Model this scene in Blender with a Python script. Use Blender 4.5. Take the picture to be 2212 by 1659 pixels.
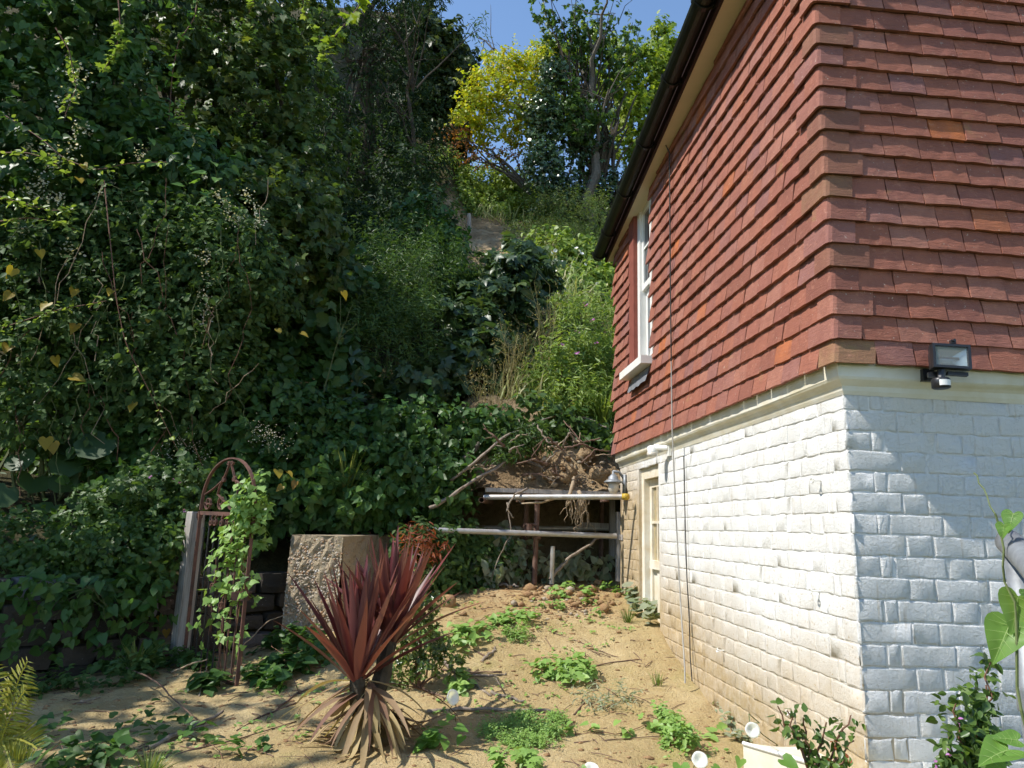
import bpy, math, random
import numpy as np
from mathutils import Vector, Matrix
for o in list(bpy.data.objects): bpy.data.objects.remove(o)
rng = np.random.default_rng(7); random.seed(7)
SC = bpy.context.scene; COL = SC.collection
# ------------------------------------------------------------------ camera
FPX, PW, PH = 1550.0, 2212.0, 1659.0          # focal length and photo size in the same pixel unit
PITCH, YAW, ROLL = math.atan(312/1550.0), math.radians(5.1), 0.03
CAM = Vector((0, 0, 1.5))
FWD = Vector((math.sin(YAW)*math.cos(PITCH), math.cos(YAW)*math.cos(PITCH), math.sin(PITCH)))
R0 = Vector((math.cos(YAW), -math.sin(YAW), 0)); U0 = R0.cross(FWD)
RGT = R0*math.cos(ROLL)+U0*math.sin(ROLL); UPV = -R0*math.sin(ROLL)+U0*math.cos(ROLL)
cd = bpy.data.cameras.new('camera'); cam = bpy.data.objects.new('camera', cd); COL.objects.link(cam)
cd.sensor_width = 36; cd.lens = FPX/PW*36; cd.clip_start = 0.05; cd.clip_end = 500
cam.matrix_world = Matrix(((RGT.x, UPV.x, -FWD.x, CAM.x), (RGT.y, UPV.y, -FWD.y, CAM.y), (RGT.z, UPV.z, -FWD.z, CAM.z), (0, 0, 0, 1)))
SC.camera = cam
# ------------------------------------------------------------------ sky, sun, exposure
SUN = Vector((-0.77, -0.12, 1.0)).normalized()
w = bpy.data.worlds.new('World'); SC.world = w; w.use_nodes = True
nt = w.node_tree; nt.nodes.clear()
sk = nt.nodes.new('ShaderNodeTexSky'); sk.sky_type = 'NISHITA'; sk.sun_disc = False
sk.sun_elevation = math.asin(SUN.z); sk.sun_rotation = math.atan2(SUN.x, SUN.y)
sk.air_density = 1.2; sk.dust_density = 0.0; sk.ozone_density = 4.0
bg = nt.nodes.new('ShaderNodeBackground'); bg.inputs['Strength'].default_value = 0.145
wo = nt.nodes.new('ShaderNodeOutputWorld')
nt.links.new(sk.outputs[0], bg.inputs[0]); nt.links.new(bg.outputs[0], wo.inputs[0])
ld = bpy.data.lights.new('sun', 'SUN'); ld.energy = 4.4; ld.angle = math.radians(0.53); ld.color = (1, 0.955, 0.885)
sun = bpy.data.objects.new('sun', ld); COL.objects.link(sun)
sun.rotation_euler = (-SUN).to_track_quat('-Z', 'Y').to_euler(); sun.location = (-8, -2, 12)
vs = SC.view_settings; vs.view_transform = 'Standard'; vs.look = 'None'; vs.exposure = 0.56; vs.gamma = 1
SC.render.engine = 'CYCLES'
cy = SC.cycles; cy.use_adaptive_sampling = True; cy.adaptive_threshold = 0.03; cy.max_bounces = 5; cy.diffuse_bounces = 3; cy.glossy_bounces = 2; cy.transmission_bounces = 4
cy.use_denoising = True; cy.caustics_reflective = False; cy.caustics_refractive = False

# ------------------------------------------------------------------ helpers
def A(u, v, y):
    """world point at depth y seen in the photo at (u, v): used to take measurements off the photograph"""
    d = FWD + RGT*((u-PW/2)/FPX) - UPV*((v-PH/2)/FPX)
    return CAM + d*((y-CAM.y)/d.y)
def AX(u, v, x):
    d = FWD + RGT*((u-PW/2)/FPX) - UPV*((v-PH/2)/FPX)
    return CAM + d*((x-CAM.x)/d.x)
_f = [(rng.normal(size=2), rng.uniform(0, 6.28)) for _ in range(40)]
def noise2(x, y, s=1.0, o=0, n=6):
    """cheap smooth noise, about -1..1, feature size about 1/s"""
    r = 0
    for (k, p) in _f[o:o+n]:
        r = r + np.sin((k[0]*x+k[1]*y)*s*2.2+p)
    return r/n*1.6
def sst(a, b, x):
    t = np.clip((np.asarray(x, float)-a)/(b-a), 0, 1); return t*t*(3-2*t)
def bez(a, b, sag=0., wob=.05, m=7):
    a, b = np.array(tuple(a), float), np.array(tuple(b), float); t = np.linspace(0, 1, m)[:, None]
    L = np.linalg.norm(b-a); p = a+(b-a)*t+np.array([0, 0, 1.])*sag*L*(4*t*(1-t))
    w_ = rng.normal(0, wob*L, (m, 3)); w_[0] = 0; w_[-1] = 0; return p+w_*.5
class MB:
    def __init__(s): s.v = []; s.f = []; s.n = 0
    def add(s, v, f):
        s.v.append(np.asarray(v, float).reshape(-1, 3)); s.f += [tuple(i+s.n for i in q) for q in f]; s.n += len(s.v[-1]); return s
    def box(s, c, d, rot=None):
        x, y, z = d[0]/2, d[1]/2, d[2]/2
        v = np.array([(-x,-y,-z),(x,-y,-z),(x,y,-z),(-x,y,-z),(-x,-y,z),(x,-y,z),(x,y,z),(-x,y,z)])
        if rot is not None: v = v @ np.array(rot).T
        return s.add(v+np.array(c), [(0,3,2,1),(4,5,6,7),(0,1,5,4),(1,2,6,5),(2,3,7,6),(3,0,4,7)])
    def tube(s, path, r, n=8, cap=True, jit=0):
        p = np.array([tuple(q) for q in path], float); m = len(p)
        r = np.full(m, r) if np.isscalar(r) else np.asarray(r, float)
        t = np.gradient(p, axis=0); t /= np.linalg.norm(t, axis=1)[:, None]+1e-9
        ref = np.array([0, 0, 1.]) if abs(t[:, 2]).mean() < .8 else np.array([1., 0, 0])
        a = np.cross(t, ref); a /= np.linalg.norm(a, axis=1)[:, None]+1e-9; b = np.cross(t, a)
        an = np.arange(n)/n*2*math.pi
        rr = r[:, None]*(1+jit*rng.normal(size=(m, n)))
        v = p[:, None]+rr[..., None]*(a[:, None]*np.cos(an)[None, :, None]+b[:, None]*np.sin(an)[None, :, None])
        f = [(i*n+j, i*n+(j+1) % n, (i+1)*n+(j+1) % n, (i+1)*n+j) for i in range(m-1) for j in range(n)]
        if cap: f += [tuple(range(n))[::-1], tuple((m-1)*n+j for j in range(n))]
        return s.add(v, f)
    def ribbon(s, path, w, th, nrm):
        """flat bar: width w along nrm, thickness th"""
        p = np.array([tuple(q) for q in path], float); t = np.gradient(p, axis=0); t /= np.linalg.norm(t, axis=1)[:, None]+1e-9
        nn = np.array(tuple(nrm), float); b = np.cross(t, nn); b /= np.linalg.norm(b, axis=1)[:, None]+1e-9
        m = len(p); v = np.stack([p-nn*w/2-b*th/2, p+nn*w/2-b*th/2, p+nn*w/2+b*th/2, p-nn*w/2+b*th/2], 1)
        f = [(i*4+j, i*4+(j+1) % 4, (i+1)*4+(j+1) % 4, (i+1)*4+j) for i in range(m-1) for j in range(4)]+[(3,2,1,0), tuple((m-1)*4+j for j in range(4))]
        return s.add(v, f)
    def lathe(s, c, prof, n=16, axis=None):
        an = np.arange(n)/n*2*math.pi
        v = np.array([[(r*math.cos(a), r*math.sin(a), z) for a in an] for r, z in prof]).reshape(-1, 3)
        if axis is not None:
            q = Vector((0, 0, 1)).rotation_difference(Vector(axis)).to_matrix(); v = v @ np.array(q).T
        m = len(prof)
        f = [(i*n+j, i*n+(j+1) % n, (i+1)*n+(j+1) % n, (i+1)*n+j) for i in range(m-1) for j in range(n)]
        f += [tuple(range(n))[::-1], tuple((m-1)*n+j for j in range(n))]
        return s.add(v+np.array(tuple(c)), f)
    def quad(s, a, b, c, d): return s.add([tuple(a), tuple(b), tuple(c), tuple(d)], [(0, 1, 2, 3)])
def base_of(p):
    while p.parent: p = p.parent
    return np.array(p.location)
def link(name, me, parent=None):
    o = bpy.data.objects.new(name, me); COL.objects.link(o)
    if parent is not None: o.parent = parent
    return o
def obj(name, mb, mat, parent=None, smooth=False):
    v = np.concatenate(mb.v) if mb.v else np.zeros((0, 3))
    if parent is not None: v = v-base_of(parent)
    me = bpy.data.meshes.new(name); me.from_pydata(v.tolist(), [], mb.f); me.update()
    me.materials.append(mat)
    if smooth: me.polygons.foreach_set('use_smooth', np.ones(len(me.polygons), bool))
    return link(name, me, parent)
def trimesh(name, v, t, mat, parent=None, kind=None, smooth=False):
    """fast mesh of triangles"""
    v = np.asarray(v, np.float32).reshape(-1, 3); t = np.asarray(t, np.int32).reshape(-1, 3)
    if parent is not None: v = v-base_of(parent).astype(np.float32)
    me = bpy.data.meshes.new(name); me.vertices.add(len(v)); me.loops.add(len(t)*3); me.polygons.add(len(t))
    me.vertices.foreach_set('co', v.ravel()); me.loops.foreach_set('vertex_index', t.ravel())
    me.polygons.foreach_set('loop_start', np.arange(len(t), dtype=np.int32)*3)
    if smooth: me.polygons.foreach_set('use_smooth', np.ones(len(t), bool))
    me.update(); me.validate(); me.materials.append(mat)
    o = link(name, me, parent)
    if kind: o['kind'] = kind
    return o
def tag(o, label, cat=None, group=None):
    o['label'] = label
    if cat: o['category'] = cat
    if group: o['group'] = group
    return o
def thing(name, label, cat, loc=(0, 0, 0), group=None):
    o = bpy.data.objects.new(name, None); COL.objects.link(o); o.location = tuple(loc); o.empty_display_size = .05
    return tag(o, label, cat, group)
def struct(o): o['kind'] = 'structure'; return o

# ------------------------------------------------------------------ materials
class NT:
    def __init__(s, name):
        s.m = bpy.data.materials.new(name); s.m.use_nodes = True; s.t = s.m.node_tree; s.t.nodes.clear()
        s.out = s.n('ShaderNodeOutputMaterial')
    def n(s, typ, inp=None, **kw):
        q = s.t.nodes.new(typ)
        for k, v in kw.items(): setattr(q, k, v)
        for k, v in (inp or {}).items(): s.set(q, k, v)
        return q
    def set(s, q, k, v):
        i = q.inputs[k]
        if hasattr(v, 'links') or isinstance(v, bpy.types.NodeSocket): s.t.links.new(v, i)
        elif isinstance(v, (tuple, list)) and len(v) == 3 and i.type == 'RGBA': i.default_value = (*v, 1)
        else: i.default_value = v
    def coord(s, obj=False): return s.n('ShaderNodeNewGeometry').outputs['Position'] if not obj else s.n('ShaderNodeTexCoord').outputs['Object']
    def noise(s, vec, scale, detail=4, rough=.6): return s.n('ShaderNodeTexNoise', {'Vector': vec, 'Scale': scale, 'Detail': detail, 'Roughness': rough}).outputs[0]
    def ramp(s, fac, pts):
        q = s.n('ShaderNodeValToRGB', {'Fac': fac}); e = q.color_ramp.elements
        while len(e) < len(pts): e.new(.5)
        for el, (p, c) in zip(e, pts): el.position = p; el.color = (*c, 1) if len(c) == 3 else c
        return q.outputs[0]
    def math(s, op, a, b=0.0): return s.n('ShaderNodeMath', {0: a, 1: b}, operation=op).outputs[0]
    def mix(s, f, a, b, mode='MIX'):
        q = s.n('ShaderNodeMix', data_type='RGBA', blend_type=mode); s.set(q, 0, f); s.set(q, 6, a); s.set(q, 7, b); return q.outputs[2]
    def mr(s, v, a, b, c=0., d=1.): return s.n('ShaderNodeMapRange', {0: v, 1: a, 2: b, 3: c, 4: d}).outputs[0]
    def bump(s, h, st, dist, nrm=None):
        q = s.n('ShaderNodeBump', {'Height': h, 'Strength': st, 'Distance': dist})
        if nrm is not None: s.set(q, 'Normal', nrm)
        return q.outputs[0]
    def pbsdf(s, col, rough=.8, spec=.3, nrm=None, metal=0., **kw):
        q = s.n('ShaderNodeBsdfPrincipled', {'Base Color': col, 'Roughness': rough, 'Specular IOR Level': spec, 'Metallic': metal, **kw})
        if nrm is not None: s.set(q, 'Normal', nrm)
        return q.outputs[0]
    def done(s, sh): s.t.links.new(sh, s.out.inputs[0]); return s.m
    def rand(s):
        """one random number for each loose piece, whatever object it is in"""
        a = s.n('ShaderNodeNewGeometry').outputs['Random Per Island']; b = s.n('ShaderNodeObjectInfo').outputs['Random']
        return s.math('FRACT', s.math('ADD', a, b))
def mat_simple(name, c, rough=.7, spec=.3, var=.25, scale=14, metal=0., bump=.15, dist=.004, c2=None):
    k = NT(name); p = k.coord(); n = k.noise(p, scale, 5)
    c2 = c2 or tuple(x*(1-var) for x in c)
    col = k.ramp(n, [(.3, c2), (.7, c)])
    return k.done(k.pbsdf(col, rough, spec, k.bump(k.noise(p, scale*6, 3), bump, dist), metal))
def mat_leaf(name, cols, trans=.38, rough=.45, spec=.35, patch=True, big=1.2):
    """leaf tissue: colour differs from leaf to leaf; light passes through"""
    k = NT(name); r = k.rand(); n = len(cols)
    col = k.ramp(r, [(i/(n-1) if n > 1 else 0, c) for i, c in enumerate(cols)])
    if patch:
        p = k.coord(); ns = k.noise(p, big, 2); col = k.mix(k.mr(ns, .35, .65, 0, .55), col, tuple(x*.62 for x in cols[0]))
    a = k.pbsdf(col, rough, spec)
    tcol = k.mix(1., col, (1.5, 1.45, .7), 'MULTIPLY')
    b = k.n('ShaderNodeBsdfTranslucent', {'Color': tcol}).outputs[0]
    return k.done(k.n('ShaderNodeMixShader', {0: trans, 1: a, 2: b}).outputs[0])
# ------------------------------------------------------------------ the materials
def m_paint(name, dirt):
    k = NT(name); p = k.coord(); sx = k.n('ShaderNodeSeparateXYZ', {0: p}).outputs
    base = k.mix(k.mr(k.noise(p, 1.3, 3), .3, .7), (.74, .735, .715), (.68, .67, .635))
    st = k.n('ShaderNodeMapping', {0: p, 3: (45, 45, 5)}).outputs[0]
    streak = k.mr(k.noise(st, 1, 4), .60, .78, 0, .55)
    col = k.mix(streak, base, (.42, .33, .20))
    if dirt:
        # mud left by the slip: a tide mark that climbs towards the far end, plus splashes
        y = sx[1]; z = sx[2]
        lvl = k.math('ADD', k.math('MAXIMUM', k.mr(y, 3.0, 5.2, .80, 1.15), k.mr(y, 5.0, 6.0, .9, 2.0)), k.math('MULTIPLY', k.math('SUBTRACT', k.noise(p, 2.2, 4), .5), .55))
        d = k.math('SUBTRACT', lvl, z)
        f = k.mr(d, -.30, .22, 0, .92)
        f = k.math('MULTIPLY', f, k.mr(k.noise(p, 30, 3), .2, .6, .72, 1))
        col = k.mix(f, col, k.mix(k.noise(p, 9, 4), (.34, .235, .11), (.47, .35, .18)))
        spl = k.math('MULTIPLY', k.mr(k.noise(p, 55, 2), .62, .72), k.mr(d, -1.0, .2))
        col = k.mix(spl, col, (.43, .32, .17))
    else:
        col = k.mix(k.mr(k.noise(p, 70, 2), .7, .8, 0, .5), col, (.35, .33, .28))
    h = k.math('ADD', k.math('MULTIPLY', k.noise(p, 26, 8, .78), 1.3), k.math('ADD', k.math('MULTIPLY', k.mr(k.noise(p, 75, 4, .7), .52, .62), -.22), k.math('MULTIPLY', k.noise(p, 150, 3), .3)))
    return k.done(k.pbsdf(col, .72, .25, k.bump(h, .6 if dirt else .85, .008 if dirt else .012)))
M_WALL_L = m_paint('painted_brick_sunny', True)
M_WALL_R = m_paint('painted_brick_front', False)
def m_tile(name, tones, spots=True):
    k = NT(name); p = k.coord(); r = k.rand()
    col = k.ramp(r, tones)
    n = k.noise(p, 11, 5, .65)
    col = k.mix(k.mr(n, .38, .72, 0, .6), col, (.20, .075, .055))
    col = k.mix(k.mr(k.noise(p, 37, 4), .58, .72, 0, .5), col, (.42, .20, .13))
    if spots: col = k.mix(k.mr(k.noise(p, 60, 2), .69, .74, 0, .6), col, (.55, .45, .36))
    col = k.mix(k.mr(k.noise(p, 5, 3), .68, .80, 0, .6), col, (.30, .21, .08))
    st = k.n('ShaderNodeMapping', {0: p, 3: (14, 14, 70)}).outputs[0]
    h = k.math('ADD', k.noise(st, 1.2, 5, .7), k.math('MULTIPLY', k.noise(p, 160, 3), .5))
    return k.done(k.pbsdf(col, .82, .25, k.bump(h, .65, .006)))
M_TILE = m_tile('clay_tile', [(0, (.22, .085, .06)), (.2, (.30, .112, .072)), (.4, (.33, .125, .08)), (.55, (.27, .105, .078)), (.72, (.36, .155, .105)), (.86, (.25, .115, .10)), (.97, (.34, .13, .075)), (1, (.46, .14, .045))])
M_TILE_C = m_tile('corner_clay_tile', [(0, (.18, .085, .06)), (.3, (.25, .11, .07)), (.6, (.22, .10, .065)), (.85, (.26, .15, .08)), (1, (.27, .10, .06))], False)
M_CREAM = mat_simple('cream_render', (.76, .74, .66), .8, .2, .16, 5, c2=(.62, .56, .40))
M_SOFFIT = mat_simple('cream_soffit', (.68, .61, .43), .6, .3, .1, 5)
M_WHITE = mat_simple('white_gloss_paint', (.82, .81, .76), .4, .4, .08, 9, bump=.05)
M_WHITEMUD = mat_simple('muddy_white_paint', (.80, .78, .70), .55, .3, .3, 7, c2=(.62, .52, .35))
M_REDREND = mat_simple('red_painted_render', (.27, .085, .06), .85, .2, .25, 12)
M_GUTTER = mat_simple('black_gutter_plastic', (.010, .010, .010), .32, .35, .3, 10, bump=.05, c2=(.022, .025, .014))
M_FASCIA = mat_simple('dark_brown_fascia', (.035, .016, .014), .6, .3, .3, 10)
M_CAPY = mat_simple('yellow_plastic', (.55, .36, .04), .5, .4, .2, 10)
M_LEAD = mat_simple('lead_sheet', (.20, .21, .23), .55, .5, .3, 14)
M_BLACK = mat_simple('black_painted_metal', (.02, .02, .022), .35, .5, .2, 20, bump=.05)
M_GALV = mat_simple('galvanised_steel', (.30, .32, .34), .55, .35, .35, 22, .4, c2=(.18, .19, .20))
M_TUBE = mat_simple('scaffold_tube', (.50, .50, .49), .48, .5, .3, 9, .55, c2=(.36, .31, .25))
M_RUSTTUBE = mat_simple('rusty_tube', (.20, .13, .10), .75, .3, .35, 22, .2, c2=(.12, .06, .04))
M_RUST = mat_simple('rusty_iron', (.19, .095, .07), .85, .2, .5, 14, .15, bump=.4, c2=(.075, .05, .042))
M_CABLE = mat_simple('cable_sheath', (.42, .40, .36), .6, .3, .3, 8)
M_CABLED = mat_simple('dark_cable_sheath', (.05, .045, .04), .6, .3, .3, 8)
M_WOOD = None
k = NT('weathered_timber'); p = k.coord(); mp = k.n('ShaderNodeMapping', {0: p, 3: (26, 26, 1.6)}).outputs[0]
wv = k.noise(mp, 2.4, 6, .7); col = k.ramp(wv, [(.3, (.16, .14, .12)), (.5, (.36, .33, .30)), (.72, (.48, .45, .41))])
M_WOOD = k.done(k.pbsdf(col, .85, .2, k.bump(wv, .5, .006)))
M_STICK = mat_simple('dry_twig', (.32, .26, .20), .85, .2, .5, 30, bump=.4)
M_STICKD = mat_simple('brown_twig', (.19, .12, .085), .85, .2, .4, 30, bump=.3)
M_ROOT = mat_simple('pale_root', (.42, .32, .21), .85, .2, .4, 25, bump=.4)
M_BARK = mat_simple('grey_bark', (.17, .15, .12), .9, .15, .45, 18, bump=.6, dist=.01)
M_BARKD = mat_simple('dark_bark', (.09, .075, .055), .9, .15, .45, 18, bump=.6, dist=.01)
M_STEM = mat_simple('green_stem', (.14, .17, .06), .7, .3, .35, 18, bump=.1)
M_STEMR = mat_simple('red_brown_stem', (.20, .10, .06), .7, .3, .35, 18, bump=.1)
# mud
k = NT('dried_mud'); p = k.coord(); sx = k.n('ShaderNodeSeparateXYZ', {0: p}).outputs
n1 = k.noise(p, 1.4, 5, .6); n2 = k.noise(p, 9, 6, .65); n3 = k.noise(p, 55, 4, .7)
col = k.ramp(n1, [(.25, (.34, .245, .11)), (.5, (.45, .345, .17)), (.75, (.53, .42, .235))])
col = k.mix(k.mr(n2, .40, .70, 0, .55), col, (.37, .25, .12))
col = k.mix(k.mr(n3, .56, .70, 0, .55), col, (.60, .49, .31))
col = k.mix(k.mr(k.noise(p, 90, 2), .62, .70, 0, .8), col, (.15, .10, .055))
col = k.mix(k.mr(k.noise(p, 24, 5, .75), .60, .68, 0, .6), col, (.22, .155, .085))
al = k.math('MULTIPLY', k.mr(k.noise(p, 2.6, 3), .52, .68), k.mr(n2, .35, .6))
col = k.mix(k.math('MULTIPLY', al, .5), col, (.30, .29, .09))
red = k.math('MULTIPLY', k.mr(sx[1], 5.4, 6.6, 0, .8), k.mr(n2, .3, .6))
col = k.mix(red, col, (.38, .21, .095))
h = k.math('ADD', k.math('MULTIPLY', n2, .8), k.math('ADD', k.math('MULTIPLY', n3, .45), k.math('MULTIPLY', k.noise(p, 170, 3), .2)))
M_MUD = k.done(k.pbsdf(col, .92, .12, k.bump(h, 1.0, .035)))
# hillside soil
k = NT('hill_soil'); p = k.coord(); n1 = k.noise(p, 1.8, 6, .65); n2 = k.noise(p, 14, 5, .65)
col = k.ramp(n1, [(.3, (.17, .115, .065)), (.5, (.33, .235, .135)), (.72, (.48, .37, .23))])
col = k.mix(k.mr(n2, .5, .7, 0, .6), col, (.10, .07, .04))
bare = k.mr(k.noise(p, .9, 2), .45, .6); sx = k.n('ShaderNodeSeparateXYZ', {0: p}).outputs
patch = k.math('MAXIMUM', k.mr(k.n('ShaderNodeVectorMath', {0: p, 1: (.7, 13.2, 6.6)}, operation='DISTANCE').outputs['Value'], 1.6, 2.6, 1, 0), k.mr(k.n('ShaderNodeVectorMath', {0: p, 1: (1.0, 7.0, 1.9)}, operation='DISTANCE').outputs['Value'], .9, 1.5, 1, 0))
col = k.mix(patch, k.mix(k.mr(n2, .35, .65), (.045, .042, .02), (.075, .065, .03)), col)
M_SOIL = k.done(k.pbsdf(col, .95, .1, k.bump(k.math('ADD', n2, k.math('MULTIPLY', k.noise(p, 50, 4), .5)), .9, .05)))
M_CLOD = mat_simple('ochre_clay_stone', (.40, .27, .14), .92, .1, .4, 14, bump=.8, dist=.015, c2=(.24, .13, .065))
M_LAWN = mat_simple('rough_lawn', (.07, .10, .03), .95, .1, .4, 3, bump=1., dist=.05, c2=(.05, .05, .025))
M_EARTH = mat_simple('broken_earth', (.36, .26, .15), .95, .1, .4, 9, bump=1., dist=.03, c2=(.15, .095, .05))
M_STONE = mat_simple('pale_sandstone', (.40, .33, .24), .9, .15, .35, 12, bump=.6, dist=.01)
k = NT('walling_stone'); p = k.coord(); r = k.rand()
col = k.ramp(r, [(0, (.05, .043, .035)), (.4, (.09, .075, .06)), (.85, (.12, .10, .085)), (1, (.22, .22, .23))])
col = k.mix(k.mr(k.noise(p, 10, 5), .45, .7, 0, .7), col, (.07, .06, .045))
col = k.mix(k.mr(k.noise(p, 45, 3), .68, .74, 0, .8), col, (.55, .54, .50))
M_WSTONE = k.done(k.pbsdf(col, .92, .15, k.bump(k.noise(p, 28, 6, .7), .9, .02)))
# exposed-aggregate concrete
k = NT('concrete_matrix'); p = k.coord(); n1 = k.noise(p, 4, 5); n2 = k.noise(p, 60, 4, .7)
col = k.ramp(n1, [(.3, (.34, .27, .18)), (.6, (.43, .35, .24)), (.8, (.36, .33, .28))])
col = k.mix(k.mr(n2, .5, .66, 0, .7), col, (.46, .37, .24))
col = k.mix(k.mr(k.noise(p, 38, 3), .60, .68, 0, .6), col, (.13, .10, .07))
M_CONC = k.done(k.pbsdf(col, .95, .03, k.bump(k.math('ADD', n2, k.noise(p, 24, 4)), .9, .02)))
k = NT('beach_pebble'); p = k.coord(); r = k.rand()
col = k.ramp(r, [(0, (.30, .17, .09)), (.25, (.46, .32, .20)), (.5, (.40, .36, .31)), (.75, (.52, .44, .33)), (.9, (.24, .20, .17)), (1, (.66, .63, .57))])
M_PEB = k.done(k.pbsdf(k.mix(k.mr(k.noise(p, 90, 3), .4, .7, 0, .4), col, (.2, .15, .1)), .85, .12))
# glass
k = NT('dark_window_glass'); M_GLASS = k.done(k.pbsdf((.03, .035, .04), .06, .6))
k = NT('muddy_obscured_glass'); p = k.coord(); n = k.noise(p, 26, 5)
M_GLASSMUD = k.done(k.pbsdf(k.mix(k.mr(n, .4, .65), (.46, .36, .19), (.28, .25, .17)), .35, .5, k.bump(k.noise(p, 90, 2), .5, .004)))
k = NT('lamp_glass'); q = k.n('ShaderNodeBsdfPrincipled', {'Base Color': (.78, .82, .80), 'Roughness': .04, 'Transmission Weight': .85, 'IOR': 1.2}); M_LAMPGLASS = k.done(q.outputs[0])
k = NT('dusty_lamp_glass'); M_DUSTGLASS = k.done(k.pbsdf((.55, .50, .42), .3, .5))
k = NT('reflector_foil'); p = k.coord(); M_FOIL = k.done(k.pbsdf((.55, .60, .56), .38, .5, k.bump(k.n('ShaderNodeTexChecker', {0: p, 3: 160.}).outputs[1], .35, .003), .7))
# foliage
G = mat_leaf
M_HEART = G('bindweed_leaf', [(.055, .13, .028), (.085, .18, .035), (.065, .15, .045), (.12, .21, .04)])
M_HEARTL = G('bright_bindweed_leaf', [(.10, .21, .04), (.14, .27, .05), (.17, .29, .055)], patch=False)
M_VINE = G('lobed_vine_leaf', [(.085, .145, .03), (.11, .17, .035), (.065, .125, .03), (.15, .18, .03)])
M_CLEM = G('clematis_leaf', [(.065, .125, .035), (.085, .16, .045), (.12, .19, .05), (.07, .14, .06)], rough=.6, spec=.18)
M_SEED = G('seedling_leaf', [(.20, .33, .08), (.26, .40, .10), (.17, .30, .07)], trans=.3, patch=False)
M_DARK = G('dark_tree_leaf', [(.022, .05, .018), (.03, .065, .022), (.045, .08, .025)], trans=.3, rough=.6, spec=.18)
M_OLIVE = G('olive_tree_leaf', [(.045, .075, .02), (.06, .095, .025), (.09, .115, .03)], trans=.3)
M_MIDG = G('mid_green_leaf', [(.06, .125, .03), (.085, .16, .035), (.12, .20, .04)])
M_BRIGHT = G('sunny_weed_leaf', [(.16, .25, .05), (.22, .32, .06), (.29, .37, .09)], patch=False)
M_YELLOW = G('yellow_tree_leaf', [(.24, .36, .03), (.40, .46, .03), (.52, .46, .02), (.32, .42, .03), (.56, .40, .03)], trans=.45, patch=False)
M_LIME = G('lime_tree_leaf', [(.20, .30, .04), (.26, .36, .04), (.33, .40, .05)], trans=.45)
M_BROWN = G('withered_leaf', [(.22, .09, .03), (.32, .14, .04), (.26, .13, .07)], trans=.3, patch=False)
M_IVY = G('glossy_ivy_leaf', [(.045, .09, .03), (.06, .115, .04), (.08, .14, .045)], trans=.12, rough=.28, spec=.6)
M_SYC = G('sycamore_leaf', [(.045, .09, .04), (.06, .115, .045), (.08, .14, .045), (.12, .17, .04)], rough=.4, spec=.45)
M_BLUE = G('blue_green_leaf', [(.055, .11, .065), (.07, .13, .075), (.09, .16, .09)])
M_GRASS = G('grass_blade', [(.11, .19, .04), (.17, .24, .06), (.26, .29, .11)])
M_PALEG = G('pale_hill_grass', [(.34, .36, .13), (.24, .32, .09), (.44, .40, .20), (.18, .28, .07)], patch=False)
M_STRAW = G('straw_stem', [(.34, .29, .13), (.28, .27, .10), (.40, .34, .18)], patch=False)
M_BUTTER = G('butterbur_leaf', [(.045, .095, .03), (.055, .11, .035), (.065, .12, .035)], trans=.25)
M_YLEAF = G('yellowed_leaf', [(.34, .24, .02), (.38, .30, .03), (.26, .15, .03)], patch=False)
M_REDLEAF = G('reddened_leaf', [(.24, .06, .025), (.30, .09, .03), (.16, .05, .03)], patch=False)
M_FERN = G('yellow_fern', [(.26, .27, .035), (.32, .31, .04), (.20, .24, .04)], patch=False)
M_FUCH = G('fuchsia_leaf', [(.06, .12, .03), (.09, .16, .035), (.14, .22, .05)], rough=.35, spec=.45, patch=False)
M_GREY = G('mud_dusted_leaf', [(.26, .30, .20), (.32, .34, .24), (.20, .27, .15)], patch=False)
M_HOLLY = G('holly_leaf', [(.06, .11, .025), (.10, .16, .03), (.17, .22, .05)], trans=.2, rough=.25, spec=.6, patch=False)
M_CORD = G('crimson_cordyline_leaf', [(.14, .032, .034), (.19, .045, .042), (.13, .046, .05), (.21, .072, .060), (.09, .028, .03), (.25, .11, .10)], trans=.2, rough=.38, spec=.5, patch=False)
M_CORDD = G('dead_cordyline_leaf', [(.34, .26, .13), (.42, .33, .16), (.25, .17, .09), (.18, .09, .06)], trans=.2, rough=.7, patch=False)
M_VEIN = G('leaf_vein', [(.30, .40, .14), (.34, .44, .16)], patch=False)
M_PETAL = G('white_petal', [(.82, .83, .80), (.86, .86, .84)], trans=.3, patch=False)
M_CREAMFL = G('cream_flower', [(.55, .53, .38), (.62, .60, .46)], trans=.3, patch=False)
M_PINK = G('pink_flower', [(.45, .16, .42), (.52, .24, .48)], trans=.3, patch=False)
# ------------------------------------------------------------------ ground and hillside
def gz(x, y):
    x = np.asarray(x, float); y = np.asarray(y, float)
    a = np.interp(y, [2, 3.5, 4, 4.63, 5.3, 6.1, 7, 9], [-.03, 0, .03, .14, .36, .50, .58, .66])
    s = np.interp(x, [-2.5, -1.3, -.5, .2, 1.0, 1.7], [.05, .22, .72, .97, 1, 1])
    z = .43 + a*s
    z = z + .022*noise2(x, y, .9) + .014*noise2(x, y, 3.1, 6) + .012*noise2(x, y, 8, 12)*sst(2, 3, y) + .007*noise2(x, y, 17, 20)*sst(2, 3, y)
    z = z - .10*sst(-.7, -3.0, x)*sst(4.5, 2.5, y)
    heap = np.exp(-(((x-1.0)/.55)**2+((y-6.35)/.35)**2))     # clay heap that slid down by the scaffold
    return z + .045*heap
def gzf(x, y): return float(gz(x, y))
nx, ny = 200, 210
xs = np.concatenate([np.linspace(-30, -6.2, 12), np.linspace(-6, 2.2, nx), np.linspace(2.6, 30, 12)])
ys = np.concatenate([np.linspace(-30, 0.5, 10), np.linspace(.8, 8.2, ny)])
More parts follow.
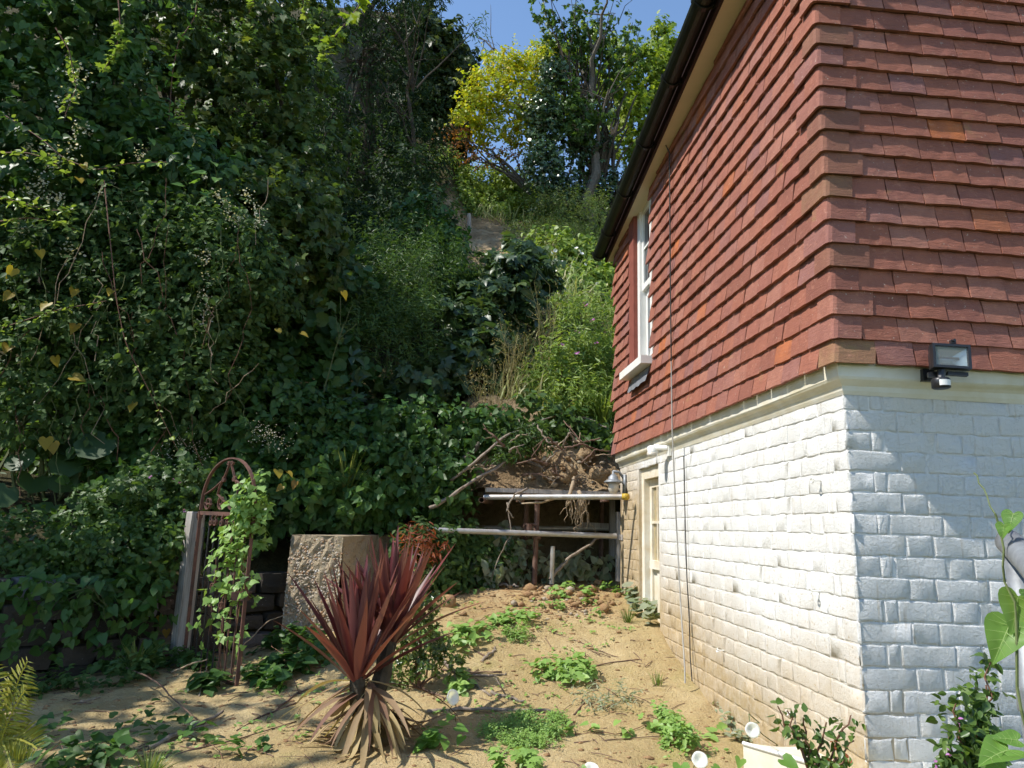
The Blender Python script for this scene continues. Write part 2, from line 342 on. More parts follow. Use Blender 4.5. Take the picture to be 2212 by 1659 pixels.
X, Y = np.meshgrid(xs, ys); Z = gz(X, Y)
v = np.stack([X, Y, Z], -1).reshape(-1, 3); n = len(xs)
i = (np.arange(len(ys)-1)[:, None]*n+np.arange(n-1)[None]).ravel()
t = np.concatenate([np.stack([i, i+1, i+n+1], 1), np.stack([i, i+n+1, i+n], 1)])
inner = (v[t].mean(1)[:, 1] > 1.7) & (v[t].mean(1)[:, 0] > -5.5) & (v[t].mean(1)[:, 0] < 2.0) & ((v[t].mean(1)[:, 0] < 1.75) | (v[t].mean(1)[:, 1] > 2.8))
struct(trimesh('mud_ground', v, t[inner], M_MUD, smooth=True)); struct(trimesh('garden_ground', v, t[~inner], M_LAWN, smooth=True))

def hill(x, t):
    """hillside surface: t is the distance behind its front edge; returns y, z"""
    x = np.asarray(x, float); t = np.asarray(t, float)
    r = sst(-.25, .3, x)                                   # 0 on the left bank, 1 above the scaffold
    y0 = 6.45+.17*r; z0 = .40+1.46*r
    pl = .75*sst(0, .35, t)+np.maximum(t-.3, 0)*1.0+.25*sst(-2, -5, x)*t
    pr = .42*sst(0, .55, t)+np.maximum(t-.35, 0)*.76
    z = z0+pl*(1-r)+pr*r
    z = z-np.maximum(t-11, 0)*.45
    y = y0+t
    return y, z + sst(.1, 1, t)*(.16*noise2(x, y, .7, 18)+.09*noise2(x, y, 2.1, 24))+.03*sst(0, .1, t)*noise2(x, y, 7, 30)
def hz(x, y):
    r = float(sst(-.25, .3, x)); return float(hill(x, y-(6.45+.17*r))[1])
xs = np.concatenate([np.linspace(-40, -7.2, 20), np.linspace(-7, 5, 170), np.linspace(5.3, 40, 20)])
ts = np.concatenate([np.linspace(0, 1.2, 36), np.linspace(1.3, 14, 90), np.linspace(15, 45, 18)])
X, T = np.meshgrid(xs, ts); Yh, Zh = hill(X, T)
v = np.stack([X, Yh, Zh], -1).reshape(-1, 3); n = len(xs)
i = (np.arange(len(ts)-1)[:, None]*n+np.arange(n-1)[None]).ravel()
t = np.concatenate([np.stack([i, i+1, i+n+1], 1), np.stack([i, i+n+1, i+n], 1)])
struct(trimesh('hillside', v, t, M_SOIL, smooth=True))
# back of the hollow under the scaffold boards
xs = np.linspace(-.8, 7, 60); zs = np.linspace(.2, 2.4, 26); X, Zb = np.meshgrid(xs, zs)
Yb = 8.0-.25*(2.4-Zb)*0+.12*noise2(X*1.7, Zb*1.7, 1.2, 3)-.5*sst(.5, -.6, X)
v = np.stack([X, Yb, Zb], -1).reshape(-1, 3); n = len(xs)
i = (np.arange(len(zs)-1)[:, None]*n+np.arange(n-1)[None]).ravel()
t = np.concatenate([np.stack([i, i+1, i+n+1], 1), np.stack([i, i+n+1, i+n], 1)])
struct(trimesh('earth_terrain_face', v, t, M_SOIL, smooth=True))

# ------------------------------------------------------------------ the house
HX, HY, HE = 1.612, 2.755, 6.56            # corner of the two walls, far end of the sunny wall
TX, TY = HX-.058, HY-.058                  # faces of the tile hanging
house = thing('house', 'white painted brick cottage with red clay tile hanging on the upper storey', 'house', (HX, HY, 0))
ZB = 2.10                                  # top of the brickwork
ez = lambda y: 4.47-(y-3.4)*.085           # underside of the eaves
# openings (y0, y1, z0, z1) in the sunny wall
DOOR = (5.36, 5.92, 0.4, 2.03); WIN = (5.40, 5.83, 2.86, 4.6)
def wall_core():
    b = MB(); x0 = HX+.006
    b.box((x0+.10, (HY+.006+DOOR[0])/2, 1.1), (.2, DOOR[0]-HY-.006, 2.2))
    b.box((x0+.10, (DOOR[1]+HE)/2, 1.1), (.2, HE-DOOR[1], 2.2))
    b.box((x0+.10, (DOOR[0]+DOOR[1])/2, (DOOR[3]+2.2)/2), (.2, DOOR[1]-DOOR[0]-.002, 2.2-DOOR[3]))
    b.box((x0+.60, HE-.03, 1.1), (.8, .06, 2.2))
    return b
obj('wall', wall_core(), M_WALL_L, house)
obj('front_wall', MB().box((HX+.206+1.4, HY+.106, 1.1), (2.8, .2, 2.2)), M_WALL_R, house)
upper = MB()
upper.box((HX+.1, (HY+WIN[0])/2, 3.4), (.2, WIN[0]-HY, 2.4)).box((HX+.1, (WIN[1]+HE)/2, 3.4), (.2, HE-WIN[1], 2.4))
upper.box((HX+.1, (WIN[0]+WIN[1])/2, 2.53), (.198, WIN[1]-WIN[0], .66))
upper.box((HX+.2+1.4, HY+.1, 3.4), (2.8, .2, 2.4)).box((HX+.7, HE-.05, 3.4), (1.1, .1, 2.4))
obj('upper_wall', upper, M_REDREND, house)
# bricks ------------------------------------------------------------
def brick_mesh(L, seed, m):
    r = np.random.default_rng(seed); nu, nw = (8 if L > .15 else 5), 4; h = .0775+r.normal(0, .0012)
    u = np.concatenate([[-L/2], np.linspace(-L/2+.007, L/2-.007, nu-2), [L/2]]); ww = np.array([-h/2, -h/2+.006, h/2-.006, h/2])
    Uu, Ww = np.meshgrid(u, ww); d = .0021+r.normal(0, .0006, Uu.shape)
    e = np.minimum(L/2-abs(Uu), h/2-abs(Ww)); d = d-.0011*(e < .001)
    jit = r.normal(0, .0026, Uu.shape); top = np.stack([Uu+jit, Ww+r.normal(0, .0022, Uu.shape), d], -1).reshape(-1, 3)
    f = [(j*nu+i, j*nu+i+1, (j+1)*nu+i+1, (j+1)*nu+i) for j in range(nw-1) for i in range(nu-1)]
    ring = [i for i in range(nu)]+[j*nu+nu-1 for j in range(1, nw)]+[(nw-1)*nu+i for i in range(nu-2, -1, -1)]+[j*nu for j in range(nw-2, 0, -1)]
    bot = top[ring].copy(); bot[:, 0] *= 1.012; bot[:, 1] *= 1.03; bot[:, 2] = -.006; k0 = len(top); m0 = len(ring)
    f += [(ring[a], k0+a, k0+(a+1) % m0, ring[(a+1) % m0]) for a in range(m0)]
    me = bpy.data.meshes.new('brick'); me.from_pydata(np.concatenate([top, bot]).tolist(), [], f); me.materials.append(m)
    me.polygons.foreach_set('use_smooth', np.ones(len(me.polygons), bool)); return me
BR = {}
for side, mm in (('L', M_WALL_L), ('R', M_WALL_R)):
    for L in (.218, .105, .05): BR[side, L] = [brick_mesh(L, 100+s, mm) for s in range(7)]
places = []                                 # (size in view, side, length, centre along wall, z)
PITCHZ = .083
ncr = int(ZB/PITCHZ)
for c in range(ncr):
    z = ZB-(c+.5)*PITCHZ-.001
    # Flemish-like bond: stretchers and headers in turn, with uneven starts
    for side, start, end in (('L', HY, HE), ('R', HX, HX+2.6)):
        s = start+.004; q = (c+(side == 'R')) % 2; first = 0
        q0_ = q
        while s < end-.06:
            L = .218 if q == 0 else .105
            if q0_ == 1 and first == 1: L = .05; q = 1
            first += 1
            gap = .006+random.uniform(-.003, .003); cc = s+L/2; s += L+gap; q = 1-q
            if cc+L/2 > end: break
            if side == 'L':
                if DOOR[0]-.0 < cc+L/2 and cc-L/2 < DOOR[1]+.0 and z < DOOR[3]+.02: continue
                if z < gzf(HX-.05, cc)-.10: continue
                size = 1/((cc)**2+HX**2)*(HX/cc)
            else:
                if z < .35: continue
                size = (1/(HY**2+(cc)**2)) if cc < 2.75 else .01/cc
            places.append((size*L, side, L, cc, z))
places.sort(key=lambda a: -a[0])
def brick_matrix(side, cc, z):
    a = random.gauss(0, .006); fl = random.choice((1, -1)); o = random.gauss(0, .0005); z += random.gauss(0, .0012)
    if side == 'L': M = Matrix(((0, 0, -1, HX+.006+o), (-fl, 0, 0, cc), (0, fl, 0, z), (0, 0, 0, 1)))
    else: M = Matrix(((fl, 0, 0, cc), (0, 0, -1, HY+.006+o), (0, fl, 0, z), (0, 0, 0, 1)))
    return M @ Matrix.Rotation(a, 4, 'Z')
rest = {'L': MB(), 'R': MB()}
HB = Matrix.Translation((-HX, -HY, 0))
for k_, (sz, side, L, cc, z) in enumerate(places):
    me = random.choice(BR[side, L]); M = brick_matrix(side, cc, z)
    if k_ < 300:
        o = link('brick', me, house); o.matrix_local = HB @ M
    else:
        co = np.empty(len(me.vertices)*3); me.vertices.foreach_get('co', co); co = co.reshape(-1, 3)
        rest[side].add(co @ np.array(M.to_3x3()).T+np.array(M.translation), [tuple(p.vertices) for p in me.polygons])
for side, mm in (('L', M_WALL_L), ('R', M_WALL_R)):
    if rest[side].n: obj('brickwork', rest[side], mm, house, True)['kind'] = 'stuff'
# tile hanging --------------------------------------------------------
TW, TH, TG = .163, .165, .1045
def tile_mesh(seed):
    r = np.random.default_rng(seed); nu, nw = 5, 4
    u = np.linspace(-TW/2+.001, TW/2-.001, nu); ww = np.linspace(0, TH, nw)
    Uu, Ww = np.meshgrid(u, ww); cam_ = r.uniform(0, .002)
    D = .0145+cam_*(1-(Uu/(TW/2))**2)+r.normal(0, .0008, Uu.shape)
    Wj = Ww+np.where(Ww == 0, r.normal(0, .0014, Uu.shape), 0)
    top = np.stack([Uu+np.where(abs(Uu) > TW/2-.002, r.normal(0, .0013, Uu.shape), 0), Wj, D], -1).reshape(-1, 3)
    bot = top.copy(); bot[:, 2] -= .0145
    f = [(j*nu+i, j*nu+i+1, (j+1)*nu+i+1, (j+1)*nu+i) for j in range(nw-1) for i in range(nu-1)]
    ring = [i for i in range(nu)]+[j*nu+nu-1 for j in range(1, nw)]+[(nw-1)*nu+i for i in range(nu-2, -1, -1)]+[j*nu for j in range(nw-2, 0, -1)]
    K = nu*nw; f += [(ring[a], K+ring[a], K+ring[(a+1) % len(ring)], ring[(a+1) % len(ring)]) for a in range(len(ring))]
    me = bpy.data.meshes.new('tile'); me.from_pydata(np.concatenate([top, bot]).tolist(), [], f); me.materials.append(M_TILE); return me
TM = [tile_mesh(300+s) for s in range(10)]
TILT = math.radians(10.2)
def tile_matrix(side, cc, z, c):
    kick = .016 if c == 0 else (.006 if c == 1 else 0)      # the bottom courses kick out over the band
    a = random.gauss(0, .007)+(random.gauss(0, .03) if random.random() < .08 else 0); tl = TILT+random.gauss(0, .012)+kick*2
    pr = .015+kick+abs(random.gauss(0, .0018))
    if side == 'L': M = Matrix(((0, 0, -1, HX-.028-pr), (-1, 0, 0, cc), (0, 1, 0, z), (0, 0, 0, 1)))
    else: M = Matrix(((1, 0, 0, cc), (0, 0, -1, HY-.028-pr), (0, 1, 0, z), (0, 0, 0, 1)))
    return M @ Matrix.Rotation(a, 4, 'Z') @ Matrix.Rotation(-tl, 4, 'X')
tl_places = []
NROW = 22; Z0 = 2.195
for c in range(NROW):
    z = Z0+c*TG+random.gauss(0, .0015)
    off = .5*TW*(c % 2)
    cornL = .20 if c % 2 else .115; cornR = .115 if c % 2 else .17
    s = TY+cornL+TW/2+.004
    while s < HE+.06:
        e1 = s+TW/2; inwin = WIN[0]-.02 < s < WIN[1]+.17+.04 and z > WIN[2]-.12 and z < 4.6
        if z+.06 < ez(s)+.02 and not inwin: tl_places.append(((HX/s)/(s*s+HX*HX), 'L', s, z, c))
        s += TW+.0015+random.uniform(0, .002)
    s = TX+cornR+TW/2+.003
    while s < HX+2.6:
        tl_places.append(((1/(HY**2+s*s) if s < 2.75 and z < 3.95 else .0005/s), 'R', s, z-.006*(s-HX), c))
        s += TW+.0015+random.uniform(0, .002)
tl_places.sort(key=lambda a: -a[0])
restt = MB()
for k_, (sz, side, cc, z, c) in enumerate(tl_places):
    me = random.choice(TM); M = tile_matrix(side, cc, z, c)
    if k_ < 300:
        o = link('tile', me, house); o.matrix_local = HB @ M
    else:
        co = np.empty(len(me.vertices)*3); me.vertices.foreach_get('co', co); co = co.reshape(-1, 3)
        restt.add(co @ np.array(M.to_3x3()).T+np.array(M.translation), [tuple(p.vertices) for p in me.polygons])
obj('tile_hanging', restt, M_TILE, house)['kind'] = 'stuff'
# corner tiles, long and short returns in turn
for c in range(NROW):
    z = Z0+c*TG; a = .195 if c % 2 else .11; b = .11 if c % 2 else .165
    kick = .016 if c == 0 else (.006 if c == 1 else 0)
    rows = []
    jt = abs(random.gauss(0, .004))
    for zz, pr in ((0, .022+kick+jt), (.055, .014+kick*.6+jt), (.15, .001)):
        x0, y0 = HX-.028-.0125-pr, HY-.028-.0125-pr
        pts = [(x0, y0+.012+a), (x0, y0+.02), (x0+.006, y0+.006), (x0+.02, y0), (x0+.012+b, y0)]
        th = .013; pin = [(p[0]+th, p[1]+th*(0 if q == 0 else 1)) if q < 2 else (p[0]+th*(1 if q < 4 else 0), p[1]+th) for q, p in enumerate(pts)]
        jz = [random.gauss(0, .0015) for _ in pts]
        rows.append([(px, py, z+zz+jz[q]) for q, (px, py) in enumerate(pts)]+[(px, py, z+zz) for px, py in pin])
    vv = [p for r_ in rows for p in r_]; f = []
    for r_ in range(2):
        o_ = r_*10
        f += [(o_+q, o_+q+1, o_+10+q+1, o_+10+q) for q in range(4)]
        f += [(o_+4, o_+9, o_+19, o_+14), (o_+5, o_, o_+10, o_+15)]
    f += [(q, q+5, q+6, q+1) for q in range(4)]
    obj('corner_tile', MB().add(vv, f), M_TILE_C if random.random() < .45 else M_TILE, house)
# rendered band under the tiles
def band(path_off, z0, z1, b):
    pts = [(HX-path_off, HE+.01), (HX-path_off, HY-path_off), (HX+2.7, HY-path_off)]
    return pts
bnd = MB()
prof = [(-.002, 2.075), (.006, 2.095), (.010, 2.112), (.020, 2.126), (.034, 2.136), (.040, 2.146), (.042, 2.18), (.042, 2.215), (0, 2.222)]
vv = []; 
for off, z in prof:
    for (px, py) in [(HX-off, HE+.01), (HX-off, 5.2), (HX-off, 4.2), (HX-off, 3.4), (HX-off, HY-off), (HX+.8, HY-off), (HX+2.7, HY-off)]:
        vv.append((px, py, z+random.gauss(0, .0025)))
m_ = 7; f = [(r_*m_+q, (r_+1)*m_+q, (r_+1)*m_+q+1, r_*m_+q+1) for r_ in range(len(prof)-1) for q in range(m_-1)]
f.append(tuple(r_*m_ for r_ in range(len(prof))))
obj('cornice_band', bnd.add(vv, f), M_CREAM, house)
# upper sash window
win = thing_w = link('sash_window', None, house); 
def wbox(mb, y0, y1, z0, z1, x0, x1): return mb.box(((x0+x1)/2, (y0+y1)/2, (z0+z1)/2), (x1-x0, y1-y0, z1-z0))
fx = HX-.02
fr = MB(); wbox(fr, WIN[0], WIN[0]+.06, WIN[2], 4.5, fx, fx+.10); wbox(fr, WIN[1]-.07, WIN[1], WIN[2], 4.5, fx, fx+.10); wbox(fr, WIN[0]+.06, WIN[1]-.07, 4.30, 4.5, fx, fx+.10)
obj('window_frame', fr, M_WHITE, win)
s1 = MB(); y0, y1 = WIN[0]+.062, WIN[1]-.072
for (a, b) in ((y0, y0+.04), (y1-.04, y1)): wbox(s1, a, b, WIN[2]+.02, 3.52, fx+.055, fx+.09)
wbox(s1, y0+.04, y1-.04, WIN[2]+.02, WIN[2]+.09, fx+.055, fx+.09); wbox(s1, y0+.04, y1-.04, 3.47, 3.52, fx+.050, fx+.092)
obj('lower_sash', s1, M_WHITE, win)
s2 = MB()
for (a, b) in ((y0, y0+.04), (y1-.04, y1)): wbox(s2, a, b, 3.53, 4.29, fx+.022, fx+.054)
wbox(s2, y0+.04, y1-.04, 3.53, 3.58, fx+.02, fx+.056); wbox(s2, y0+.04, y1-.04, 4.22, 4.29, fx+.022, fx+.054); wbox(s2, y0+.04, y1-.04, 3.89, 3.91, fx+.026, fx+.05)
obj('upper_sash', s2, M_WHITE, win)
obj('pane', wbox(MB(), y0+.04, y1-.04, WIN[2]+.09, 3.47, fx+.072, fx+.076), M_GLASS, win)
obj('pane', wbox(MB(), y0+.04, y1-.04, 3.58, 3.889, fx+.037, fx+.041), M_GLASS, win)
obj('pane', wbox(MB(), y0+.04, y1-.04, 3.911, 4.22, fx+.037, fx+.041), M_GLASS, win)
obj('sill', wbox(MB(), 5.33, 6.02, 2.795, 2.858, HX-.135, fx+.05), M_WHITE, win)
obj('jamb_strip', wbox(MB(), WIN[1]+.002, WIN[1]+.16, 2.86, 4.5, HX-.055, HX-.0), M_REDREND, house)
ap = MB(); vv = []
for q in range(9):
    yy = 5.36+q*.07; vv += [(HX-.072-.02, yy, 2.66+random.uniform(-.012, .012)), (HX-.05, yy, 2.79)]
ap.add(vv, [(2*q, 2*q+2, 2*q+3, 2*q+1) for q in range(8)])
obj('lead_apron', ap, M_LEAD, house)
# half glazed door, silted up below
dr = link('glazed_door', None, house); dx = HX+.075
d0, d1 = DOOR[0], DOOR[1]
fr = MB(); wbox(fr, d1-.075, d1, .5, 2.03, dx-.045, dx+.06); wbox(fr, d0, d0+.05, .5, 2.03, dx-.045, dx+.06); wbox(fr, d0+.05, d1-.075, 1.93, 2.03, dx-.045, dx+.06)
obj('door_frame', fr, M_WHITEMUD, dr)
a, b = d0+.052, d1-.077
lf = MB(); wbox(lf, a, a+.06, .5, 1.925, dx, dx+.04); wbox(lf, b-.06, b, .5, 1.925, dx, dx+.04); wbox(lf, a+.06, b-.06, 1.86, 1.925, dx, dx+.04); wbox(lf, a+.06, b-.06, 1.22, 1.285, dx-.022, dx+.04)
wbox(lf, a+.06, b-.06, .5, 1.22, dx+.018, dx+.03); wbox(lf, (a+b)/2-.03, (a+b)/2+.03, .5, 1.22, dx+.002, dx+.0178)
obj('door_leaf', lf, M_WHITEMUD, dr)
mid = (a+b)/2
for (ya, yb) in ((a+.06, mid-.011), (mid+.011, b-.06)):
    for (za, zb) in ((1.285, 1.572), (1.592, 1.86)): obj('pane', wbox(MB(), ya, yb, za, zb, dx+.018, dx+.022), M_GLASSMUD, dr)
gb = MB(); wbox(gb, mid-.011, mid+.011, 1.285, 1.86, dx-.002, dx+.034); wbox(gb, a+.06, mid-.0112, 1.572, 1.592, dx-.001, dx+.033); wbox(gb, mid+.0112, b-.06, 1.572, 1.592, dx-.001, dx+.033)
obj('glazing_bar', gb, M_WHITEMUD, dr)
# eaves: soffit, fascia, gutter, roof
gx = lambda y: 1.345+(y-3.3)*.028
ge = 6.78
sf = MB(); ys = np.linspace(2.63, ge-.04, 14); vv = []
for yy in ys: vv += [(HX+.02, yy, ez(yy)-.002), (gx(yy)+.086, yy, ez(yy)-.026), (gx(yy)+.086, yy, ez(yy)+.12), (HX+.02, yy, ez(yy)+.12)]
f = [(4*q+r_, 4*q+4+r_, 4*q+4+(r_+1) % 4, 4*q+(r_+1) % 4) for q in range(13) for r_ in range(4)]+[(0, 1, 2, 3), (52, 55, 54, 53)]
obj('soffit', sf.add(vv, f), M_SOFFIT, house)
vv = []
for yy in np.linspace(2.63, ge-.04, 14): vv += [(gx(yy)+.085, yy, ez(yy)-.030), (gx(yy)+.066, yy, ez(yy)-.031), (gx(yy)+.066, yy, ez(yy)+.14), (gx(yy)+.085, yy, ez(yy)+.14)]
obj('fascia', MB().add(vv, f), M_FASCIA, house)
gt = MB(); vv = []; R_ = .060; na = 9; ys = np.linspace(2.6, ge, 24)
for yy in ys:
    cz = ez(yy)+.055
    for q in range(na): an = math.pi+q*math.pi/(na-1); vv.append((gx(yy)+R_*math.cos(an), yy, cz+R_*math.sin(an)))
    for q in range(na): an = 2*math.pi-q*math.pi/(na-1); vv.append((gx(yy)+(R_-.004)*math.cos(an), yy, cz+(R_-.004)*math.sin(an)))
K = 2*na; f = [(K*r_+q, K*r_+(q+1) % K, K*(r_+1)+(q+1) % K, K*(r_+1)+q) for r_ in range(23) for q in range(K)]+[tuple(23*K+q for q in range(na))]
gut = obj('gutter', gt.add(vv, f), M_GUTTER, house)
for yy in (6.72, 6.25, 5.55, 4.85, 4.15, 3.5, 2.9):
    br = MB(); cz = ez(yy)+.055; p_ = [(gx(yy)+0.067*math.cos(an), yy, cz+0.067*math.sin(an)) for an in np.linspace(math.pi*.95, 2.05*math.pi, 10)]
    br.ribbon(p_, .03, .008, (0, 1, 0)); br.box((gx(yy)+.075, yy, cz-.01), (.03, .03, .06)); obj('gutter_bracket', br, M_GUTTER, gut)
rf = MB(); za = 4.62
rf.add([(1.33, 2.62, za+.05), (1.44, ge-.03, za-.28), (3.6, ge-.03, 6.3), (3.6, 4.2, 6.3), (4.6, 2.62, za+.05), (4.6, ge-.03, za)], [(0, 1, 2, 3), (0, 3, 4), (3, 2, 5, 4), (1, 5, 2), (0, 4, 5, 1)])
rf_o = obj('roof', rf, M_TILE, house)
obj('front_soffit', MB().box((HX+1.5, HY+.02, 4.62), (3.3, .26, .10)), M_SOFFIT, house)
# ------------------------------------------------------------------ things on the house
# floodlight
fl = thing('floodlight', 'black halogen floodlight with motion sensor on the front wall below the red tiles', 'floodlight', (1.96, HY-.05, 2.13))
def frame_rot(yaw, pitch, roll): return np.array((Matrix.Rotation(yaw, 3, 'Z') @ Matrix.Rotation(pitch, 3, 'X') @ Matrix.Rotation(roll, 3, 'Y')))
Rf = frame_rot(-.22, -.10, .07); c0 = np.array((1.972, HY-.155, 2.215))
def L(p): return c0+Rf @ np.array(p)
hb = MB(); pr = [(.078, .056, 0), (.078, .056, -.022), (.066, .046, -.022), (.066, .046, -.012)]
W_, H_ = .070, .050
o1 = [(-W_, -H_), (W_, -H_), (W_, H_), (-W_, H_)]; sc = lambda k_: [(a*k_, b*k_) for a, b in o1]
lay = [[(a, -.028, b) for a, b in o1], [(a*.86, -.028, b*.80) for a, b in o1], [(a*.84, -.018, b*.78) for a, b in o1]]
back = [[(a, 0, b) for a, b in o1], [(a*.9, .03, b*.88) for a, b in o1], [(a*.55, .055, b*.6) for a, b in o1]]
vv = [L(p) for q in (lay[::-1]+back) for p in q]; f = [(4*r_+q, 4*r_+4+q, 4*r_+4+(q+1) % 4, 4*r_+(q+1) % 4) for r_ in range(5) for q in range(4)]+[(20, 21, 22, 23)]
hb.add(vv, f)
for q in (-.05, -.03, -.01, .01, .03, .05): hb.box(L((q, .045, 0)), (.004, .03, .07), Rf)
hb.box(L((.012, -.012, .063)), (.018, .018, .016), Rf); hb.tube([L((.012, -.03, .066)), L((.012, .0, .066))], .006, 8)
obj('housing', hb, M_BLACK, fl)
obj('lamp_glass', MB().add([L((a*.855, -.0225, b*.79)) for a, b in o1], [(3, 2, 1, 0)]), M_LAMPGLASS, fl)
rfv = [L((a*.835, -.017, b*.77)) for a, b in o1]+[L((a*.3, .012, b*.28)) for a, b in o1]
obj('reflector', MB().add(rfv, [(q, (q+1) % 4, 4+(q+1) % 4, 4+q) for q in range(4)]+[(4, 5, 6, 7)]), M_FOIL, fl)
obj('bulb', MB().tube([L((-.035, -.005, 0)), L((.035, -.005, 0))], .005, 8), M_DUSTGLASS, fl)
bk = MB(); bk.box(L((-.045, .03, -.066)), (.05, .014, .02), Rf); bk.box((1.95, HY-.03, 2.165), (.05, .06, .05)); bk.tube([(1.95, HY-.06, 2.165), L((-.02, .02, -.06))], .012, 8)
bk.box(L((.03, .01, -.062)), (.075, .02, .014), Rf); bk.tube([L((-.03, .0, -.055)), L((-.036, -.004, -.09))], [.017, .014], 10)
obj('bracket', bk, M_BLACK, fl)
c1 = L((-.038, -.005, -.108))
obj('sensor_body', MB().lathe(c1, [(.026, -.024), (.034, -.02), (.034, .012), (.03, .018), (.012, .02)], 18), M_BLACK, fl, True)
an = np.linspace(-2.35, -1.0, 8); vv = [(c1[0]+.0352*math.cos(a), c1[1]+.0352*math.sin(a), c1[2]+z) for z in (-.015, .008) for a in an]
obj('sensor_lens', MB().add(vv, [(q, q+1, 9+q, 8+q) for q in range(7)]), M_WHITE, fl)
# white sensor near the door
c = AX(1413, 976, HX-.09); ps = thing('motion_sensor', 'white plastic motion sensor on an arm above the half glazed door', 'sensor', (HX, c.y, c.z))
m = MB(); m.box((HX-.01, c.y-.10, c.z-.0), (.02, .05, .075)); m.tube([(HX-.015, c.y-.10, c.z+.02), (HX-.09, c.y-.01, c.z+.03)], [.018, .024], 10); obj('arm', m, M_WHITE, ps)
obj('head', MB().lathe((HX-.10, c.y, c.z), [(.02, -.04), (.036, -.03), (.04, 0), (.04, .035), (.025, .045)], 18), M_WHITE, ps, True)
obj('lens', MB().lathe((HX-.108, c.y-.006, c.z-.015), [(.03, -.022), (.037, -.012), (.037, .008)], 18), M_DUSTGLASS, ps, True)
# carriage lantern at the far end of the sunny wall
lp = A(1325, 1040, 6.33); lz = lp.z; ly = 6.33; lx = lp.x
ln = thing('wall_lantern', 'weathered grey carriage lantern with dusty acorn glass on the house corner', 'lantern', (HX, ly, lz))
m = MB(); m.box((HX-.012, ly, lz-.02), (.024, .05, .17)); m.tube([(HX-.02, ly, lz+.03), (HX-.06, ly, lz+.085), (lx, ly, lz+.09), (lx, ly, lz+.06)], .012, 10); obj('bracket', m, M_GALV, ln, True)
obj('cap', MB().lathe((lx, ly, lz), [(.082, -.012), (.085, -.005), (.06, .012), (.045, .018), (.042, .04), (.02, .062), (.012, .065), (.012, .09), (.004, .10)], 20), M_GALV, ln, True)
obj('glass', MB().lathe((lx, ly, lz), [(.004, -.135), (.012, -.125), (.03, -.105), (.045, -.07), (.05, -.012)], 20), M_DUSTGLASS, ln, True)
# cables
def cable(label, pts, r, mat):
    o = obj('hanging_cable', MB().tube(pts, r, 6), mat); return tag(o, label, 'cable', 'cables on the sunny wall')
p0 = Vector((gx(4.6)+.08, 4.62, ez(4.6)+.0))
pts = [p0, AX(1432, 300, HX-.10), AX(1446, 330, HX-.075)]+[AX(u, v, HX-.072) for u, v in ((1447, 450), (1448, 600), (1450, 780))]
cable('thin dark cable hanging from the gutter down over the red tiles', pts, .0048, M_CABLED)
pts = [AX(u, v, x_) for u, v, x_ in ((1450, 781, HX-.076), (1452, 930, HX-.082), (1455, 1000, HX-.075), (1462, 1150, HX-.05), (1470, 1300, HX-.06), (1479, 1440, HX-.09), (1480, 1476, HX-.10))]
cable('pale cable running from the tiles down past the white brick to the mud', pts, .0048, M_CABLE)
pts = [AX(u, v, HX-.014) for u, v in ((1477, 985), (1479, 1080), (1481, 1160), (1484, 1250), (1489, 1340), (1491, 1420), (1495, 1472))]
cable('short dark cable clipped tight to the white brick beside the pale one', pts, .0036, M_CABLED)
# wall eyes and hooks
for u, v, lab in ((1768, 1038, 'small painted metal hook high on the sunny white wall near the corner'), (1765, 1277, 'small painted metal hook halfway down the sunny white wall near the corner'), (2890/1.852, 1405, 'little white screw eye low on the muddy wall beside the cables'), (1713, 1540, 'white screw eye low on the sunny wall just above the dark fuchsia')):
    c = AX(u, v, HX-.006); m = MB(); m.tube([(HX+.01, c.y, c.z), (HX-.03, c.y, c.z)], .004, 6)
    m.tube([(HX-.035+.009*math.cos(a)*0, c.y+.011*math.sin(a), c.z+.011*math.cos(a)) for a in np.linspace(0, 5.6, 10)], .0035, 6)
    tag(obj('wall_hook', m, M_WHITE), lab, 'hook', 'fixings on the sunny wall')
# ------------------------------------------------------------------ concrete block wall
gB = A(650, 1410, 6.0)
q0 = Vector((-1.20, 6.02, 0)); q1 = Vector((-.775, 5.90, 0)); dirb = Vector((.40, 1.0, 0)).normalized()
q2 = q1+dirb*1.25; q3 = q0+dirb*1.25
cb = thing('concrete_wall', 'thick stub of old pebbly concrete wall behind the red cordyline', 'wall', (q0.x, q0.y, .4))
def face(a, b, z0, z1a, z1b, nu, nw, amp, bat=0):
    n_ = (b-a).cross(Vector((0, 0, 1))).normalized(); vv = []
    for j in range(nw):
        for i_ in range(nu):
            s_ = i_/(nu-1); t_ = j/(nw-1); p_ = a.lerp(b, s_); zz = z0+(z1a+(z1b-z1a)*s_-z0)*t_
            e_ = 0 if (i_ in (0, nu-1)) else 1
            o_ = n_*(amp*random.gauss(0, 1)*e_+bat*(1-t_)); vv.append((p_.x+o_.x, p_.y+o_.y, zz+(random.gauss(0, amp*.5) if j < nw-1 else 0)))
    return vv, [(j*nu+i_, j*nu+i_+1, (j+1)*nu+i_+1, (j+1)*nu+i_) for j in range(nw-1) for i_ in range(nu-1)]
m = MB(); zt = 1.40
m.add(*face(q0, q1, .3, zt, zt-.0, 12, 20, .008, .05)); m.add(*face(q1, q2, .3, zt, zt+.02, 24, 20, .005, .05)); m.add(*face(q2, q3, .3, zt, zt, 4, 4, 0)); m.add(*face(q3, q0, .3, zt, zt, 8, 6, .004))
top = [(q0.x, q0.y, zt+.0), (q1.x, q1.y, zt), (q2.x, q2.y, zt+.02), (q3.x, q3.y, zt)]; m.add(top, [(0, 1, 2, 3)])
obj('block', m, M_CONC, cb)
